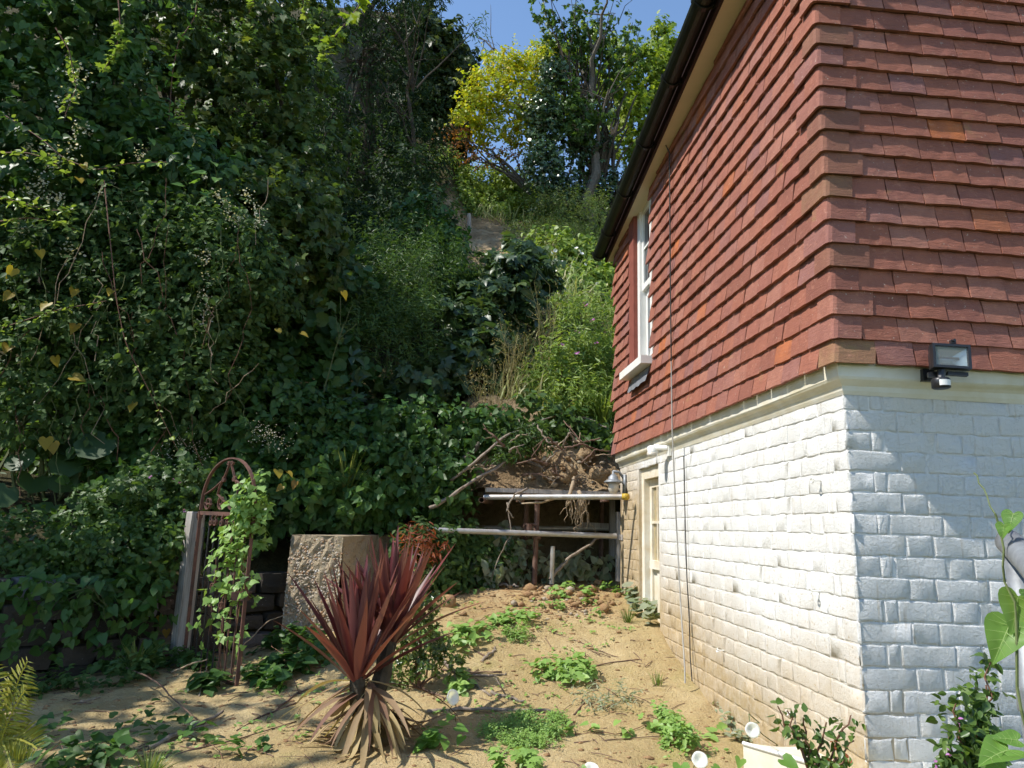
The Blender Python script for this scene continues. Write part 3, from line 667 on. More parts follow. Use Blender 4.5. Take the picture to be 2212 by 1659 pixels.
# pebbles standing proud of the broken end face and sparsely on the side
ico_v = None
def ico(seed, rough=.18, sub=1):
    import bmesh
    b = bmesh.new(); bmesh.ops.create_icosphere(b, subdivisions=sub, radius=1); r = np.random.default_rng(seed)
    v = np.array([x.co[:] for x in b.verts]); t = np.array([[q.index for q in f_.verts] for f_ in b.faces]); b.free()
    v *= (1+r.normal(0, rough, (len(v), 1))); return v, t
ICO = [ico(s, .07) for s in range(5)]; ROCK = [ico(40+s, .2, 2) for s in range(6)]; ROCKS = [ico(60+s, .3, 1) for s in range(8)]
pv, pt, pn = [], [], 0
def peb(c, r, sq, n_):
    global pn
    v, t = random.choice(ICO); a = random.uniform(0, 6.3); s_ = np.array([r*random.uniform(.8, 1.4), r*random.uniform(.7, 1.1), r*.75])
    M = np.array(Vector((0, 0, 1)).rotation_difference(n_).to_matrix() @ Matrix.Rotation(a, 3, 'Z'))
    pv.append((v*s_) @ M.T+np.array(c)); pt.append(t+pn); pn += len(v)
n_a = (q1-q0).cross(Vector((0, 0, 1))).normalized(); n_b = (q2-q1).cross(Vector((0, 0, 1))).normalized()
for _ in range(2400):
    s_, t_ = random.random(), random.random()
    if noise2(s_*3, t_*4, 1.2, 8)+.5 < random.uniform(-.4, .5): continue
    p_ = q0.lerp(q1, s_)+n_a*(.05*(1-t_)-.002); peb((p_.x, p_.y, .36+(zt-.39)*t_), random.choice((.004, .005, .006, .008, .010, .013)), .7, n_a)
for _ in range(260):
    s_, t_ = random.random()**1.5, random.random(); p_ = q1.lerp(q2, s_)+n_b*(.05*(1-t_)-.003); peb((p_.x, p_.y, .36+(zt-.38)*t_), random.uniform(.004, .009), .5, n_b)
trimesh('pebble_aggregate', np.concatenate(pv), np.concatenate(pt), M_PEB, cb, 'stuff', True)
# ------------------------------------------------------------------ dry stone retaining wall on the left
sw = thing('stone_wall', 'low dark rubble stone retaining wall half hidden by creepers on the left', 'wall', (-3.2, 6.2, .4))
def stone(name, c, d, parent, mat, seed, ang=0):
    r = np.random.default_rng(seed); n_ = 4; g = np.linspace(-1, 1, n_); vv = []; idx = {}
    m_ = MB()
    for a in range(n_):
        for b in range(n_):
            for e in range(n_):
                if a in (0, n_-1) or b in (0, n_-1) or e in (0, n_-1):
                    p_ = np.array([g[a], g[b], g[e]]); k_ = np.sum(abs(p_) > .99)
                    p_ = p_*(1-.05*(k_ == 2)-.10*(k_ == 3))+r.normal(0, .045, 3); idx[a, b, e] = len(vv); vv.append(p_*np.array(d)/2)
    f = []
    for a in range(n_-1):
        for b in range(n_-1):
            for q, fl_ in ((0, 1), (n_-1, 0)):
                for o_ in range(3):
                    def I(u_, w_): t3 = [u_, w_]; t3.insert(o_, q); return idx[tuple(t3)]
                    qd = [I(a, b), I(a+1, b), I(a+1, b+1), I(a, b+1)]; f.append(tuple(qd if (fl_ ^ (o_ == 1)) else qd[::-1]))
    vv = np.array(vv); ca, sa = math.cos(ang), math.sin(ang); vv = vv @ np.array([[ca, sa, 0], [-sa, ca, 0], [0, 0, 1]])
    return obj(name, m_.add(vv+np.array(c), f), mat, parent)
WL = [Vector((-4.6, 3.75, 0)), Vector((-1.98, 5.80, 0)), Vector((-1.1, 6.36, 0))]
core = MB()
for a, b in zip(WL, WL[1:]):
    d_ = (b-a).normalized(); n_ = Vector((-d_.y, d_.x, 0)); core.add([tuple(p+Vector((0, 0, z_))) for z_ in (.2, 1.0) for p in (a+n_*.07, b+n_*.07, b+n_*.3, a+n_*.3)], [(0, 1, 5, 4), (4, 5, 6, 7), (1, 2, 6, 5), (2, 3, 7, 6), (3, 0, 4, 7)])
obj('wall_core', core, M_SOIL, sw)
sd = 0
for a, b in zip(WL, WL[1:]):
    d_ = (b-a); LL = d_.length; d_.normalize(); n_ = Vector((-d_.y, d_.x, 0)); ang = math.atan2(d_.y, d_.x)
    for row in range(5):
        z = .36+row*.145; s_ = random.uniform(-.1, .1)
        while s_ < LL-.05:
            wd = random.choice((.16, .22, .28, .36, .45))*random.uniform(.85, 1.15); hh = random.uniform(.10, .165); sd += 1; p_ = a+d_*(s_+wd/2)+n_*(.03+.02*row+random.uniform(-.025, .025))
            stone('stone', (p_.x, p_.y, z+.07+random.uniform(-.012, .012)), (wd-.015, .24, hh), sw, M_WSTONE, sd, ang+random.gauss(0, .06)); s_ += wd
# soil terrace held by the stone wall, up to the foot of the hillside
xs = np.linspace(-6.5, -1.15, 60); tt_ = np.linspace(0, 1, 14); vv = []
for t_ in tt_:
    for x_ in xs:
        yw = np.interp(x_, [-6.5, -4.6, -1.98, -1.1], [2.3, 3.85, 5.92, 6.48]); y_ = yw+(7.3-yw)*t_
        vv.append((x_, y_, .97+.55*t_+(y_-yw)*.12+.05*float(noise2(x_, y_, 2, 10))))
n_ = len(xs); f = [(j*n_+i, j*n_+i+1, (j+1)*n_+i+1, (j+1)*n_+i) for j in range(13) for i in range(n_-1)]
struct(obj('bank_terrain', MB().add(vv, f), M_SOIL, None, True))
# ------------------------------------------------------------------ scaffold propping the bank
sf_ = thing('scaffold_frame', 'steel tube scaffold with couplers propping boards against the earth bank', 'scaffold', (.85, 6.6, 1.0))
YS = 6.55
def tb(a, b, mat, r=.0242, name='tube'):
    m_ = MB(); a, b = Vector(a), Vector(b); m_.tube([a, b], r, 14, cap=False); m_.tube([b, a], r*.86, 14, cap=False)
    d_ = (b-a).normalized(); 
    for e_, s_ in ((a, 1), (b, -1)):
        n_ = 14; ax_ = d_.orthogonal().normalized(); bx_ = d_.cross(ax_); vo = [tuple(e_+(ax_*math.cos(q*6.2832/n_)+bx_*math.sin(q*6.2832/n_))*rr) for rr in (r, r*.86) for q in range(n_)]
        m_.add(vo, [(q, (q+1) % n_, n_+(q+1) % n_, n_+q) for q in range(n_)])
    return obj(name, m_, mat, sf_, True)
tb(A(903, 1144, 6.28), A(1331, 1158, 6.45), M_TUBE)
tb(A(1046, 1074, YS-.02), A(1350, 1073, 6.03), M_TUBE)
obj('end_cap', MB().tube([A(1346, 1073, 6.04), A(1356, 1073, 6.0)], .0275, 14), M_CAPY, sf_, True)
tb(A(1161, 1082, YS), A(1154, 1262, YS), M_RUSTTUBE)
tb(A(1194, 1180, YS-.1), A(1192, 1262, YS-.1), M_TUBE, .020)
tb(A(1137, 1090, 7.1), A(1133, 1230, 7.1), M_RUSTTUBE)
tb(A(1040, 1080, YS-.25), A(1062, 1085, 7.4), M_RUSTTUBE); tb(A(1122, 1077, YS-.12), A(1127, 1084, 7.4), M_TUBE); tb(A(1309, 1078, YS-.12), A(1300, 1082, 7.4), M_TUBE)
tb(A(1137, 1138, YS-.12), A(1130, 1136, 7.3), M_RUSTTUBE)
tb(A(1300, 1085, 7.6), A(1297, 1250, 7.6), M_RUSTTUBE); tb(A(1000, 1140, 7.5), A(1345, 1142, 7.5), M_TUBE)
for u, v, y_ in ((1160, 1156, YS-.03), (1124, 1076, YS-.04), (1141, 1140, YS-.06), (1306, 1076, YS-.1)):
    c = A(u, v, y_); m = MB(); m.box(c, (.07, .055, .07)); m.tube([c+Vector((-.045, -.03, .03)), c+Vector((.06, -.03, .03))], .008, 6); m.tube([c+Vector((.05, -.03, .03)), c+Vector((.068, -.03, .03))], .014, 6)
    m.tube([c+Vector((0, -.036, -.03)), c+Vector((0, -.036, .035))], .03, 10); obj('coupler', m, M_RUSTTUBE, sf_)
for k_, (dz, dy) in enumerate(((0, 0), (.0, .235), (.0, .47), (0, .705))):
    a = A(1055, 1060, YS+.02); b = A(1335, 1060, YS+.02); cx = (a.x+b.x)/2
    mm_ = MB().box((cx+random.uniform(-.05, .05)+.06, YS+.10+dy, 1.835+random.uniform(-.006, .006)), (b.x-a.x+.16, .225, .038)); obj('scaffold_board', mm_, M_WOOD, sf_)
ww_ = MB(); ww_.box((1.64, 7.0, 1.45), (.06, 1.1, .05)); ww_.box(A(1337, 1180, 6.62), (.05, .06, .62)); ww_.box(A(1322, 1125, 7.3), (.05, .06, .75)); ww_.box(A(1297, 1135, 7.5), (.40, .05, .05))
obj('timber_prop', ww_, M_WOOD, sf_)
# ------------------------------------------------------------------ wrought iron gate and its post
hb0 = Vector((-1.745, 5.46, .44)); fb0 = Vector((-1.235, 4.86, .42)); GW = (fb0-hb0).length*1.04
ga = (fb0-hb0); ga.z = 0; ga.normalize(); gn = ga.cross(Vector((0, 0, 1))).normalized()
gate = thing('garden_gate', 'rusty wrought iron garden gate with arched scrolled top standing open', 'gate', tuple(hb0))
RZ = 1.545                                   # height of the cross rail
def gp(s_, z, o_=0): return Vector((hb0.x+ga.x*s_*GW+gn.x*o_, hb0.y+ga.y*s_*GW+gn.y*o_, z))
zb = .30
m = MB(); m.ribbon([gp(0, zb), gp(0, RZ)], .022, .010, gn); m.ribbon([gp(1, zb), gp(1, RZ)], .022, .010, gn)
arch = [gp(.5-.5*math.cos(a), RZ+.02+.355*math.sin(a)**.85) for a in np.linspace(0.001, math.pi-.001, 26)]
m.ribbon(arch, .022, .010, gn); obj('frame', m, M_RUST, gate)
obj('rail', MB().ribbon([gp(0, RZ), gp(1, RZ-.01)], .012, .026, gn), M_RUST, gate)
obj('rail', MB().ribbon([gp(0, .50), gp(1, .50)], .012, .026, gn), M_RUST, gate)
for q in range(1, 9):
    s_ = q/9; obj('bar', MB().tube([gp(s_, zb+.05), gp(s_+random.gauss(0, .003), RZ-(.10 if q % 2 else .005))], .0062, 6), M_RUST if q > 5 else M_BLACK, gate)
def scroll(cs, cz, r, turns, a0, sgn, tail=None):
    p_ = []
    for t_ in np.linspace(0, 1, 22):
        rr = r*(.22+.78*t_); a = a0+sgn*(t_-1)*turns*6.283; p_.append(gp(cs+rr*math.cos(a)/GW, cz+rr*math.sin(a)))
    if tail: p_ += [gp(*t_) for t_ in tail]
    obj('scroll', MB().ribbon(p_, .016, .0065, gn), M_RUST, gate)
for sg in (-1, 1):
    s0 = .5
    scroll(s0+sg*.105, RZ+.075, .058, 1.4, math.pi/2+sg*math.pi/2, -sg, [(s0+sg*.19, RZ+.13), (s0+sg*.16, RZ+.19), (s0+sg*.09, RZ+.25), (s0+sg*.03, RZ+.32), (s0+sg*.01, RZ+.355)])
    scroll(s0+sg*.36, RZ+.072, .055, 1.3, math.pi/2-sg*math.pi/2, sg, [(s0+sg*.28, RZ+.06)])
    scroll(s0+sg*.10, RZ+.235, .022, 1.2, math.pi/2+sg*math.pi/2, -sg, [(s0+sg*.15, RZ+.215), (s0+sg*.25, RZ+.18), (s0+sg*.36, RZ+.15), (s0+sg*.45, RZ+.13)])
    scroll(s0+sg*.035, RZ+.345, .017, 1.1, math.pi/2-sg*math.pi/2, sg)
for s_ in (.24, .32, .44, .56, .68, .76): scroll(s_, RZ-.065, .028, 1.25, math.pi/2, 1 if s_ < .5 else -1, [(s_+.045, RZ-.01)])
for s_ in (.40, .60): scroll(s_, .95, .03, 1.3, 0, 1, [(s_+.06, .86), (s_+.04, .74)]); scroll(s_, 1.05, .03, 1.3, 0, -1, [(s_+.06, 1.12), (s_+.03, 1.25)])
obj('lock_box', MB().box(gp(.93, 1.03), (.10, .10, .05)), M_RUST, gate)
for z in (RZ-.02, .55): obj('hinge', MB().box(gp(-.055, z), (.07, .05, .035)).tube([gp(-.02, z-.03), gp(-.02, z+.03)], .012, 8), M_RUST, gate)
po = MB(); pb = hb0+ga*-.075
vv = []
for z, sx_ in ((.2, 1), (.6, 1.0), (1.0, .98), (1.4, 1.0), (1.545, .97), (1.552, .9)):
    for (a, b) in ((-.5, -.5), (.5, -.5), (.5, .5), (-.5, .5)):
        p_ = pb+ga*(a*.10*sx_-.012*(1.5-z))+gn*(b*.10*sx_); vv.append((p_.x+random.gauss(0, .001), p_.y, z))
po.add(vv, [(4*r_+q, 4*r_+(q+1) % 4, 4*r_+4+(q+1) % 4, 4*r_+4+q) for r_ in range(5) for q in range(4)]+[(20, 21, 22, 23)])
tag(obj('gate_post', po, M_WOOD), 'weathered grey square timber post carrying the rusty iron gate', 'post')
po = MB(); p_ = A(402, 1380, 5.75); po.box((p_.x+.06, p_.y+.25, .75), (.07, .07, .8)); tag(obj('timber_stake', po, M_WOOD), 'brown timber stake low behind the gate bars', 'stake')
# ------------------------------------------------------------------ handrail in the right foreground
hr = thing('handrail', 'galvanised steel tube handrail post with a clamp at the right edge', 'handrail', tuple(A(2190, 1659, 1.3)))
a = A(2196, 1185, 1.33)
obj('post', MB().tube([Vector((a.x, a.y, .2)), Vector((a.x, a.y, a.z-.01))], .0215, 18), M_GALV, hr, True)
obj('rail', MB().tube(bez(a+Vector((-.004, .012, .012)), A(2520, 1640, .72), .03, 0, 9), .0242, 18), M_GALV, hr, True)
m = MB(); cz_ = A(2190, 1512, 1.33).z; m.lathe((a.x, a.y, cz_), [(.0245, -.022), (.0255, -.018), (.0255, .018), (.0245, .022)], 18); m.box((a.x+.04, a.y-.01, cz_), (.05, .012, .04)); m.tube([(a.x+.045, a.y-.03, cz_), (a.x+.045, a.y+.02, cz_)], .007, 6)
obj('clamp', m, M_GALV, hr)
obj('post', MB().tube([Vector((a.x+.065, a.y-.015, .2)), Vector((a.x+.065, a.y-.015, a.z-.14))], .0215, 18), M_GALV, hr, True)
# ------------------------------------------------------------------ pale planter at the foot of the wall
c = A(1605, 1603, 3.15)
pl = thing('planter', 'pale stone trough corner at the foot of the white wall under the fuchsia', 'planter', (1.2, 2.9, .4))
q = Vector((c.x, c.y, c.z)); L_ = Vector((.62, -1, 0)).normalized(); S_ = Vector((1, .18, 0)).normalized()
vv = []
nseg = 8
for i_ in range(nseg+1):
    s_ = i_/nseg; e_ = q+S_*(.36*s_); dip = -.03*math.sin(s_*2.2)
    for d_ in (0, .75): p_ = e_+L_*d_; vv += [(p_.x, p_.y, q.z+dip), (p_.x, p_.y, .25)]
f = []
for i_ in range(nseg):
    b_ = i_*4; f += [(b_, b_+2, b_+6, b_+4), (b_, b_+4, b_+5, b_+1), (b_+2, b_+3, b_+7, b_+6)]
f += [(0, 1, 3, 2), (nseg*4, nseg*4+2, nseg*4+3, nseg*4+1)]
obj('trough', MB().add(vv, f), M_CREAM, pl)
rim = MB(); rim.tube([q+Vector((0, 0, -.004)), q+L_*.75+Vector((0, 0, -.004))], .008, 8); obj('rim', rim, M_WHITE, pl)
# leaning fence stake on the hill
a, b = A(1013, 462, 13.6), A(1009, 592, 13.6)
tag(obj('fence_stake', MB().tube([b, b.lerp(a, .5)+Vector((.03, 0, 0)), a], [.05, .042, .038], 7, jit=.1), M_WOOD), 'thin weathered stake standing in the bare earth patch up the hill', 'stake')
# ------------------------------------------------------------------ leaf shapes (unit length along +y, face towards +z)
def fan(mid, ring): return np.array([mid]+ring, float), np.array([(0, i+1, (i+1) % len(ring)+1) for i in range(len(ring))])
def half(pts): return pts+[(-x, y, z) for x, y, z in reversed(pts) if abs(x) > 1e-6]
T_HEART = fan((0, .42, -.02), half([(0, .06, 0), (.17, -.10, .05), (.36, -.02, .09), (.43, .22, .08), (.30, .55, .05), (0, 1, -.10)]))
T_OVATE = fan((0, .45, -.03), half([(0, 0, 0), (.22, .18, .05), (.31, .42, .07), (.19, .75, .03), (0, 1, -.08)]))
T_LOBED = fan((0, .38, 0), half([(0, .02, 0), (.26, -.06, .03), (.48, .10, -.03), (.36, .28, .04), (.55, .52, -.06), (.27, .58, .03), (0, 1, -.10)]))
T_SYC = fan((0, .30, .02), half([(0, .0, 0), (.22, -.12, 0), (.46, -.08, -.08), (.34, .16, .03), (.60, .42, -.10), (.26, .44, .03), (.22, .72, -.02), (0, 1, -.13)]))
T_IVY = fan((0, .35, .02), half([(0, .04, 0), (.30, .0, .02), (.42, .30, -.02), (.18, .60, .02), (0, 1, -.05)]))
T_LANCE = (np.array([(0, 0, 0), (.10, .35, .03), (0, .45, -.02), (-.10, .35, .03), (.07, .72, .0), (-.07, .72, .0), (0, 1, -.14)]), np.array([(0, 1, 2), (0, 2, 3), (1, 4, 2), (2, 5, 3), (2, 4, 6), (2, 6, 5)]))
T_SMALL = (np.array([(0, 0, 0), (.26, .45, .05), (0, 1, -.05), (-.26, .45, .05)]), np.array([(0, 1, 2), (0, 2, 3)]))
T_ROUND = fan((0, .5, -.06), half([(0, .1, -.02), (.22, -.05, .05), (.48, .10, .07), (.60, .45, .05), (.45, .85, .03), (0, 1.05, -.03)]))
T_BLADE = (np.array([(-.022, 0, 0), (.022, 0, 0), (.026, .35, .05), (-.026, .35, .05), (.018, .7, .02), (-.018, .7, .02), (0, 1, -.16)]), np.array([(0, 1, 2), (0, 2, 3), (3, 2, 4), (3, 4, 5), (5, 4, 6)]))
T_SPIKY = fan((0, .5, .0), half([(0, 0, 0), (.25, .08, .14), (.16, .25, .0), (.36, .40, .16), (.20, .55, .0), (.28, .75, .14), (.10, .82, 0), (0, 1.02, -.08)]))
T_FLOWER = fan((0, .5, -.2), [(0.5*math.cos(a), .5+.5*math.sin(a), .05*(i % 2)) for i, a in enumerate(np.linspace(0, 6.283, 9)[:-1])])
def bigleaf():
    # smooth heart leaf with a cupped blade for leaves close to the camera
    half_ = [(0, .10), (.07, .015), (.16, -.04), (.26, -.045), (.35, .01), (.405, .10), (.415, .21), (.385, .33), (.33, .45), (.26, .58), (.18, .72), (.10, .85), (.045, .94), (0, 1.0)]
    ring = half_+[(-x, y) for x, y in reversed(half_[1:-1])]; n = len(ring); V = [(0, .34, -.035)]
    for f in (.5, 1.):
        for (x, y) in ring: X = x*f; Y = .34+(y-.34)*f; V.append((X, Y, .16*abs(X)*f-.16*max(Y-.4, 0)**1.5+.010*math.sin(11*abs(X)+16*Y)))
    T = [(0, 1+i, 1+(i+1) % n) for i in range(n)]
    for i in range(n): j = (i+1) % n; T += [(1+i, 1+n+i, 1+n+j), (1+i, 1+n+j, 1+j)]
    return np.array(V), np.array(T)
T_BIG = bigleaf()
def veins():
    V, T = [], []
    def zf(X, Y): return .16*abs(X)-.16*max(Y-.4, 0)**1.5+.006
    def strip(p, q, w0, w1):
        b = len(V); m = 6; d = np.array(q)-np.array(p); nn = np.array([-d[1], d[0]])/np.linalg.norm(d)
        for i in range(m+1): t = i/m; c = np.array(p)+d*t; w = w0+(w1-w0)*t; V.extend([(*(c-nn*w), zf(*(c-nn*w))), (*(c+nn*w), zf(*(c+nn*w)))])
        for i in range(m): T.extend([(b+2*i, b+2*i+1, b+2*i+3), (b+2*i, b+2*i+3, b+2*i+2)])
    strip((0, .08), (0, .97), .010, .002)
    for y0, x1, y1 in ((.10, .34, .03), (.12, .38, .20), (.28, .33, .42), (.45, .23, .60), (.62, .14, .76)):
        for s in (-1, 1): strip((0, y0), (s*x1, y1), .006, .0015)
    return np.array(V), np.array(T)
T_VEIN = veins()
def nrmz(a): return a/(np.linalg.norm(a, axis=-1, keepdims=True)+1e-9)
def leafgeo(pos, nrm, tip, size, T, stretch=None, fold=None):
    tv, tt = T; z = nrmz(nrm); x = nrmz(np.cross(tip, z)); y = np.cross(z, x); n = len(pos)
    s = np.asarray(size).reshape(-1, 1, 1)
    wv = np.ones((n, 1, 1)) if stretch is None else np.asarray(stretch).reshape(-1, 1, 1)
    fold = rng.uniform(.3, 2.2, (n, 1, 1)) if fold is None else np.full((n, 1, 1), fold)
    v = pos[:, None]+s*(x[:, None]*tv[None, :, 0:1]*wv+y[:, None]*tv[None, :, 1:2]+z[:, None]*tv[None, :, 2:3]*fold)
    t = tt[None]+(np.arange(n)*len(tv))[:, None, None]
    return v.reshape(-1, 3), t.reshape(-1, 3)
class LG:
    def __init__(s): s.v = []; s.t = []; s.n = 0
    def add(s, g):
        s.v.append(g[0]); s.t.append(g[1]+s.n); s.n += len(g[0]); return s
    def build(s, name, mat, parent, kind='stuff'): return trimesh(name, np.concatenate(s.v), np.concatenate(s.t), mat, parent, kind)
SUNV = np.array(SUN); CAMV = np.array(CAM)
def rdir(n): return nrmz(rng.normal(size=(n, 3)))
def twigs(c, rad, n, k, L, size, T, droop=.5, grow=(0, 0, .3), shell=.5, face=(.15, -.35, .45), fw=.8, rough=.35, front=0., squash=1.):
    """n twigs of k leaves spread through the outer part of an ellipsoid with an uneven outline"""
    c = np.array(tuple(c), float); rad = np.array(rad, float)*np.ones(3)
    d = rdir(n*3 if front else n)
    if front:                                # favour the side that can be seen from the garden
        keep = (d @ nrmz(np.array([.25, -1, .25])))+front*rng.random(len(d)) > 0; d = d[keep][:n]
        n = len(d)
    lump = 1+rough*.6*np.sin(d @ rng.normal(size=3)*4+rng.uniform(0, 6))+rough*.5*np.sin(d @ rng.normal(size=3)*8)
    r = (1-shell*rng.random(n)**1.6)*lump
    p = c+d*rad*r[:, None]
    out = nrmz(d/rad*rad.mean())
    td = nrmz(out*.55+rdir(n)*.75+np.array(grow))
    t = (np.arange(k)+rng.random((n, k))*.6)/k
    pos = p[:, None]+td[:, None]*(L*rng.uniform(.6, 1.2, (n, 1, 1))*t[..., None])
    side = nrmz(np.cross(td, rdir(n)))[:, None]*np.where(np.arange(k) % 2, 1., -1.)[None, :, None]
    down = np.array([0, 0, -1.])
    tip = side*.8+td[:, None]*.45+down*droop+rng.normal(0, .35, (n, k, 3))
    nr = out[:, None]*.45+np.array(face)*fw+rng.normal(0, .38, (n, k, 3))
    N = n*k; sz = rng.uniform(size[0], size[1], N)*rng.uniform(.8, 1.1, N)
    return leafgeo(pos.reshape(N, 3), nr.reshape(N, 3), tip.reshape(N, 3), sz, T)
def stems(base, tips, r0, r1, n=5, sag=.05, wob=.05, mb=None):
    mb = mb or MB()
    for t_ in tips: mb.tube(bez(base, t_, sag, wob), np.linspace(r0, r1, 7), n, cap=False, jit=.06)
    return mb
def branches(mb, base, top, r0, n_l=5, n_s=5, spread=1.2, lo=.35, wob=.04):
    """tapered trunk with limbs and side shoots; returns shoot tips"""
    tr = bez(base, top, 0, wob, 9); mb.tube(tr, np.linspace(r0, r0*.25, 9), 7, cap=False, jit=.05); tips = [tr[-1]]
    H = np.linalg.norm(tr[-1]-tr[0])
    for i in range(n_l):
        k = int((lo+(1-lo)*(i+.5)/n_l)*8); b = tr[k]; a = rng.uniform(0, 6.28)
        e = b+np.array([math.cos(a)*spread*.8, math.sin(a)*spread*.8, H*rng.uniform(.12, .35)])*rng.uniform(.6, 1.1)
        q = bez(b, e, .06, .05, 6); mb.tube(q, np.linspace(r0*.42, r0*.12, 6), 5, cap=False); tips.append(e)
        for j in range(n_s):
            b2 = q[rng.integers(2, 6)]; e2 = b2+rng.normal(0, .28, 3)*spread+np.array([0, 0, .22*spread]); mb.tube(bez(b2, e2, .03, .06, 4), np.linspace(r0*.14, r0*.04, 4), 4, cap=False); tips.append(e2)
    return tips
def plant(name, label, cat, base, clumps, T, mat, size, k=9, L=.28, n=120, stem_mat=None, r0=.02, droop=.5, extra=None, group=None, crown='foliage', sname='stem', grow=(0, 0, .3), shell=.5, rough=.35, face=(.15, -.35, .45), front=.4, fw=.8):
    """a plant made of leafy clumps (centre, radius, share) on stems that rise from its base"""
    t = thing(name, label, cat, tuple(base), group); g = LG()
    for cl in clumps:
        c, rad = cl[0], cl[1]; q = cl[2] if len(cl) > 2 else 1.
        g.add(twigs(c, rad, int(n*q), k, L, size, T, droop, grow, shell, face, fw, rough, front))
    g.build(crown, mat, t)
    obj(sname, stems(base, [cl[0] for cl in clumps], r0, r0*.3), stem_mat or M_STEM, t)
    return t
def addleaves(t, name, mat, gs, kind='stuff'):
    g = LG()
    for q in gs: g.add(q)
    return g.build(name, mat, t, kind)
def sprays(cs, n, spread, size, T=T_FLOWER):
    """clusters of little flowers about given points"""
    P_ = np.concatenate([np.array(tuple(c))+rng.normal(0, 1, (n, 3))*np.array(spread) for c in cs]); N = len(P_)
    return leafgeo(P_, rng.normal(0, .6, (N, 3))+np.array([.2, -.7, .7]), rng.normal(size=(N, 3)), rng.uniform(*size, N), T)
def hb_(x, y): return Vector((x, y, hz(x, y)-.05))
def on_hill(u, v, y): p = A(u, v, y); return p
# ------------------------------------------------------------------ vegetation, left to right
FR = dict(front=.5)
# off the left edge: the tree whose shade lies over the lower left of the mud
t = thing('sycamore_tree', 'broad sycamore beyond the left edge whose shade falls on the mud', 'tree', (-6.2, 3.4, .3)); m = MB()
branches(m, (-6.2, 3.4, .3), (-5.9, 3.6, 5.6), .14, 7, 5, 1.6); obj('trunk', m, M_BARK, t)
addleaves(t, 'crown', M_MIDG, [twigs((-5.9, 3.4, 4.3), (1.7, 1.75, 1.4), 500, 10, .4, (.09, .15), T_SYC, shell=.95), twigs((-5.3, 4.6, 4.0), (1.05, .85, 1.0), 170, 10, .35, (.09, .15), T_SYC, shell=.95), twigs((-6.6, 2.4, 3.6), (1.6, 1.3, 1.5), 300, 10, .4, (.09, .15), T_SYC, shell=.95)])
# 1 sunlit bindweed top left
c = lambda u, v, y, r, q=1.: (A(u, v, y), r, q)
t = plant('bindweed_thicket', 'sunlit heart leaved bindweed curtain at the top left corner', 'climber', hb_(-4.2, 6.9), [c(30, 60, 6.9, (.75, .5, .55), 1.4), c(170, 90, 7.0, (.65, .5, .5), 1.2), c(60, 230, 6.8, (.55, .4, .5)), c(220, 230, 7.0, (.5, .4, .5)), c(300, 330, 7.1, (.45, .4, .35)), c(420, 390, 7.1, (.4, .35, .3)), c(90, 360, 6.7, (.5, .4, .4)), c(-150, 120, 6.8, (.8, .6, .9), 1.2), c(230, -60, 7.1, (.8, .6, .6), 1.2), c(-60, -120, 7, (.9, .7, .7), 1.3)],
   T_HEART, M_HEART, (.065, .115), k=8, L=.25, n=110, droop=.9, **FR)
addleaves(t, 'cream_flower_spray', M_CREAMFL, [sprays([A(u, v, 6.35) for u, v in ((165, 160), (180, 280), (150, 320), (85, 390), (70, 420), (120, 430), (55, 500), (145, 210), (150, 540), (110, 350), (60, 320))], 46, (.05, .03, .055), (.014, .028))])
# bramble shoots hanging into the sun
def shoot(label, pts, T, mat, size, n, group=None, r=.006, name='bramble_shoot', flower=None):
    t = thing(name, label, 'shoot', tuple(pts[0]), group); P_ = np.array([tuple(p) for p in pts]); s_ = np.linspace(0, len(P_)-1, 40); path = np.stack([np.interp(s_, np.arange(len(P_)), P_[:, i]) for i in range(3)], 1)
    for _ in range(3): path[1:-1] = (path[:-2]+path[1:-1]*2+path[2:])/4
    obj('stem', MB().tube(path, np.linspace(r, r*.4, 40), 5), M_STEMR, t)
    idx = rng.integers(3, 40, n); pos = path[idx]+rng.normal(0, .012, (n, 3)); tip = rng.normal(0, .8, (n, 3))+np.array([0, 0, -.3]); nr = rng.normal(0, .4, (n, 3))+np.array([-.1, -.4, .8])
    addleaves(t, 'leaves', mat, [leafgeo(pos+nrmz(tip)*.02, nr, tip, rng.uniform(*size, n), T)])
    return t
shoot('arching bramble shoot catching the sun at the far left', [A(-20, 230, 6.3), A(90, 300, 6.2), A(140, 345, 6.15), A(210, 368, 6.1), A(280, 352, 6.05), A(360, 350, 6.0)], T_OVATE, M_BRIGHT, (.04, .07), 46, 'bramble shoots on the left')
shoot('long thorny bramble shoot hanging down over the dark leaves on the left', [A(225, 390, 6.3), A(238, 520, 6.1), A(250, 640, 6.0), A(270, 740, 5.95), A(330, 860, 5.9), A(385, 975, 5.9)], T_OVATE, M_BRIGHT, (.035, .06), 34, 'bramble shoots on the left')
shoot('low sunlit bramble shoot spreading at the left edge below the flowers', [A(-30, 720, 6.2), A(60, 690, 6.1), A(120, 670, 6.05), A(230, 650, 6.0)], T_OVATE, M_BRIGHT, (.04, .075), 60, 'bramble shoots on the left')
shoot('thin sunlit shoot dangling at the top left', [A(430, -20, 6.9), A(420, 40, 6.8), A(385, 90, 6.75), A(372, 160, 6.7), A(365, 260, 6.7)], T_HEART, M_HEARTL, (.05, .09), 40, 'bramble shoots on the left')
shoot('bright leafy vine shoot lit from behind at the top', [A(800, -30, 7.4), A(770, 20, 7.3), A(730, 70, 7.2), A(700, 110, 7.2)], T_LOBED, M_LIME, (.08, .13), 36, 'bramble shoots on the left')
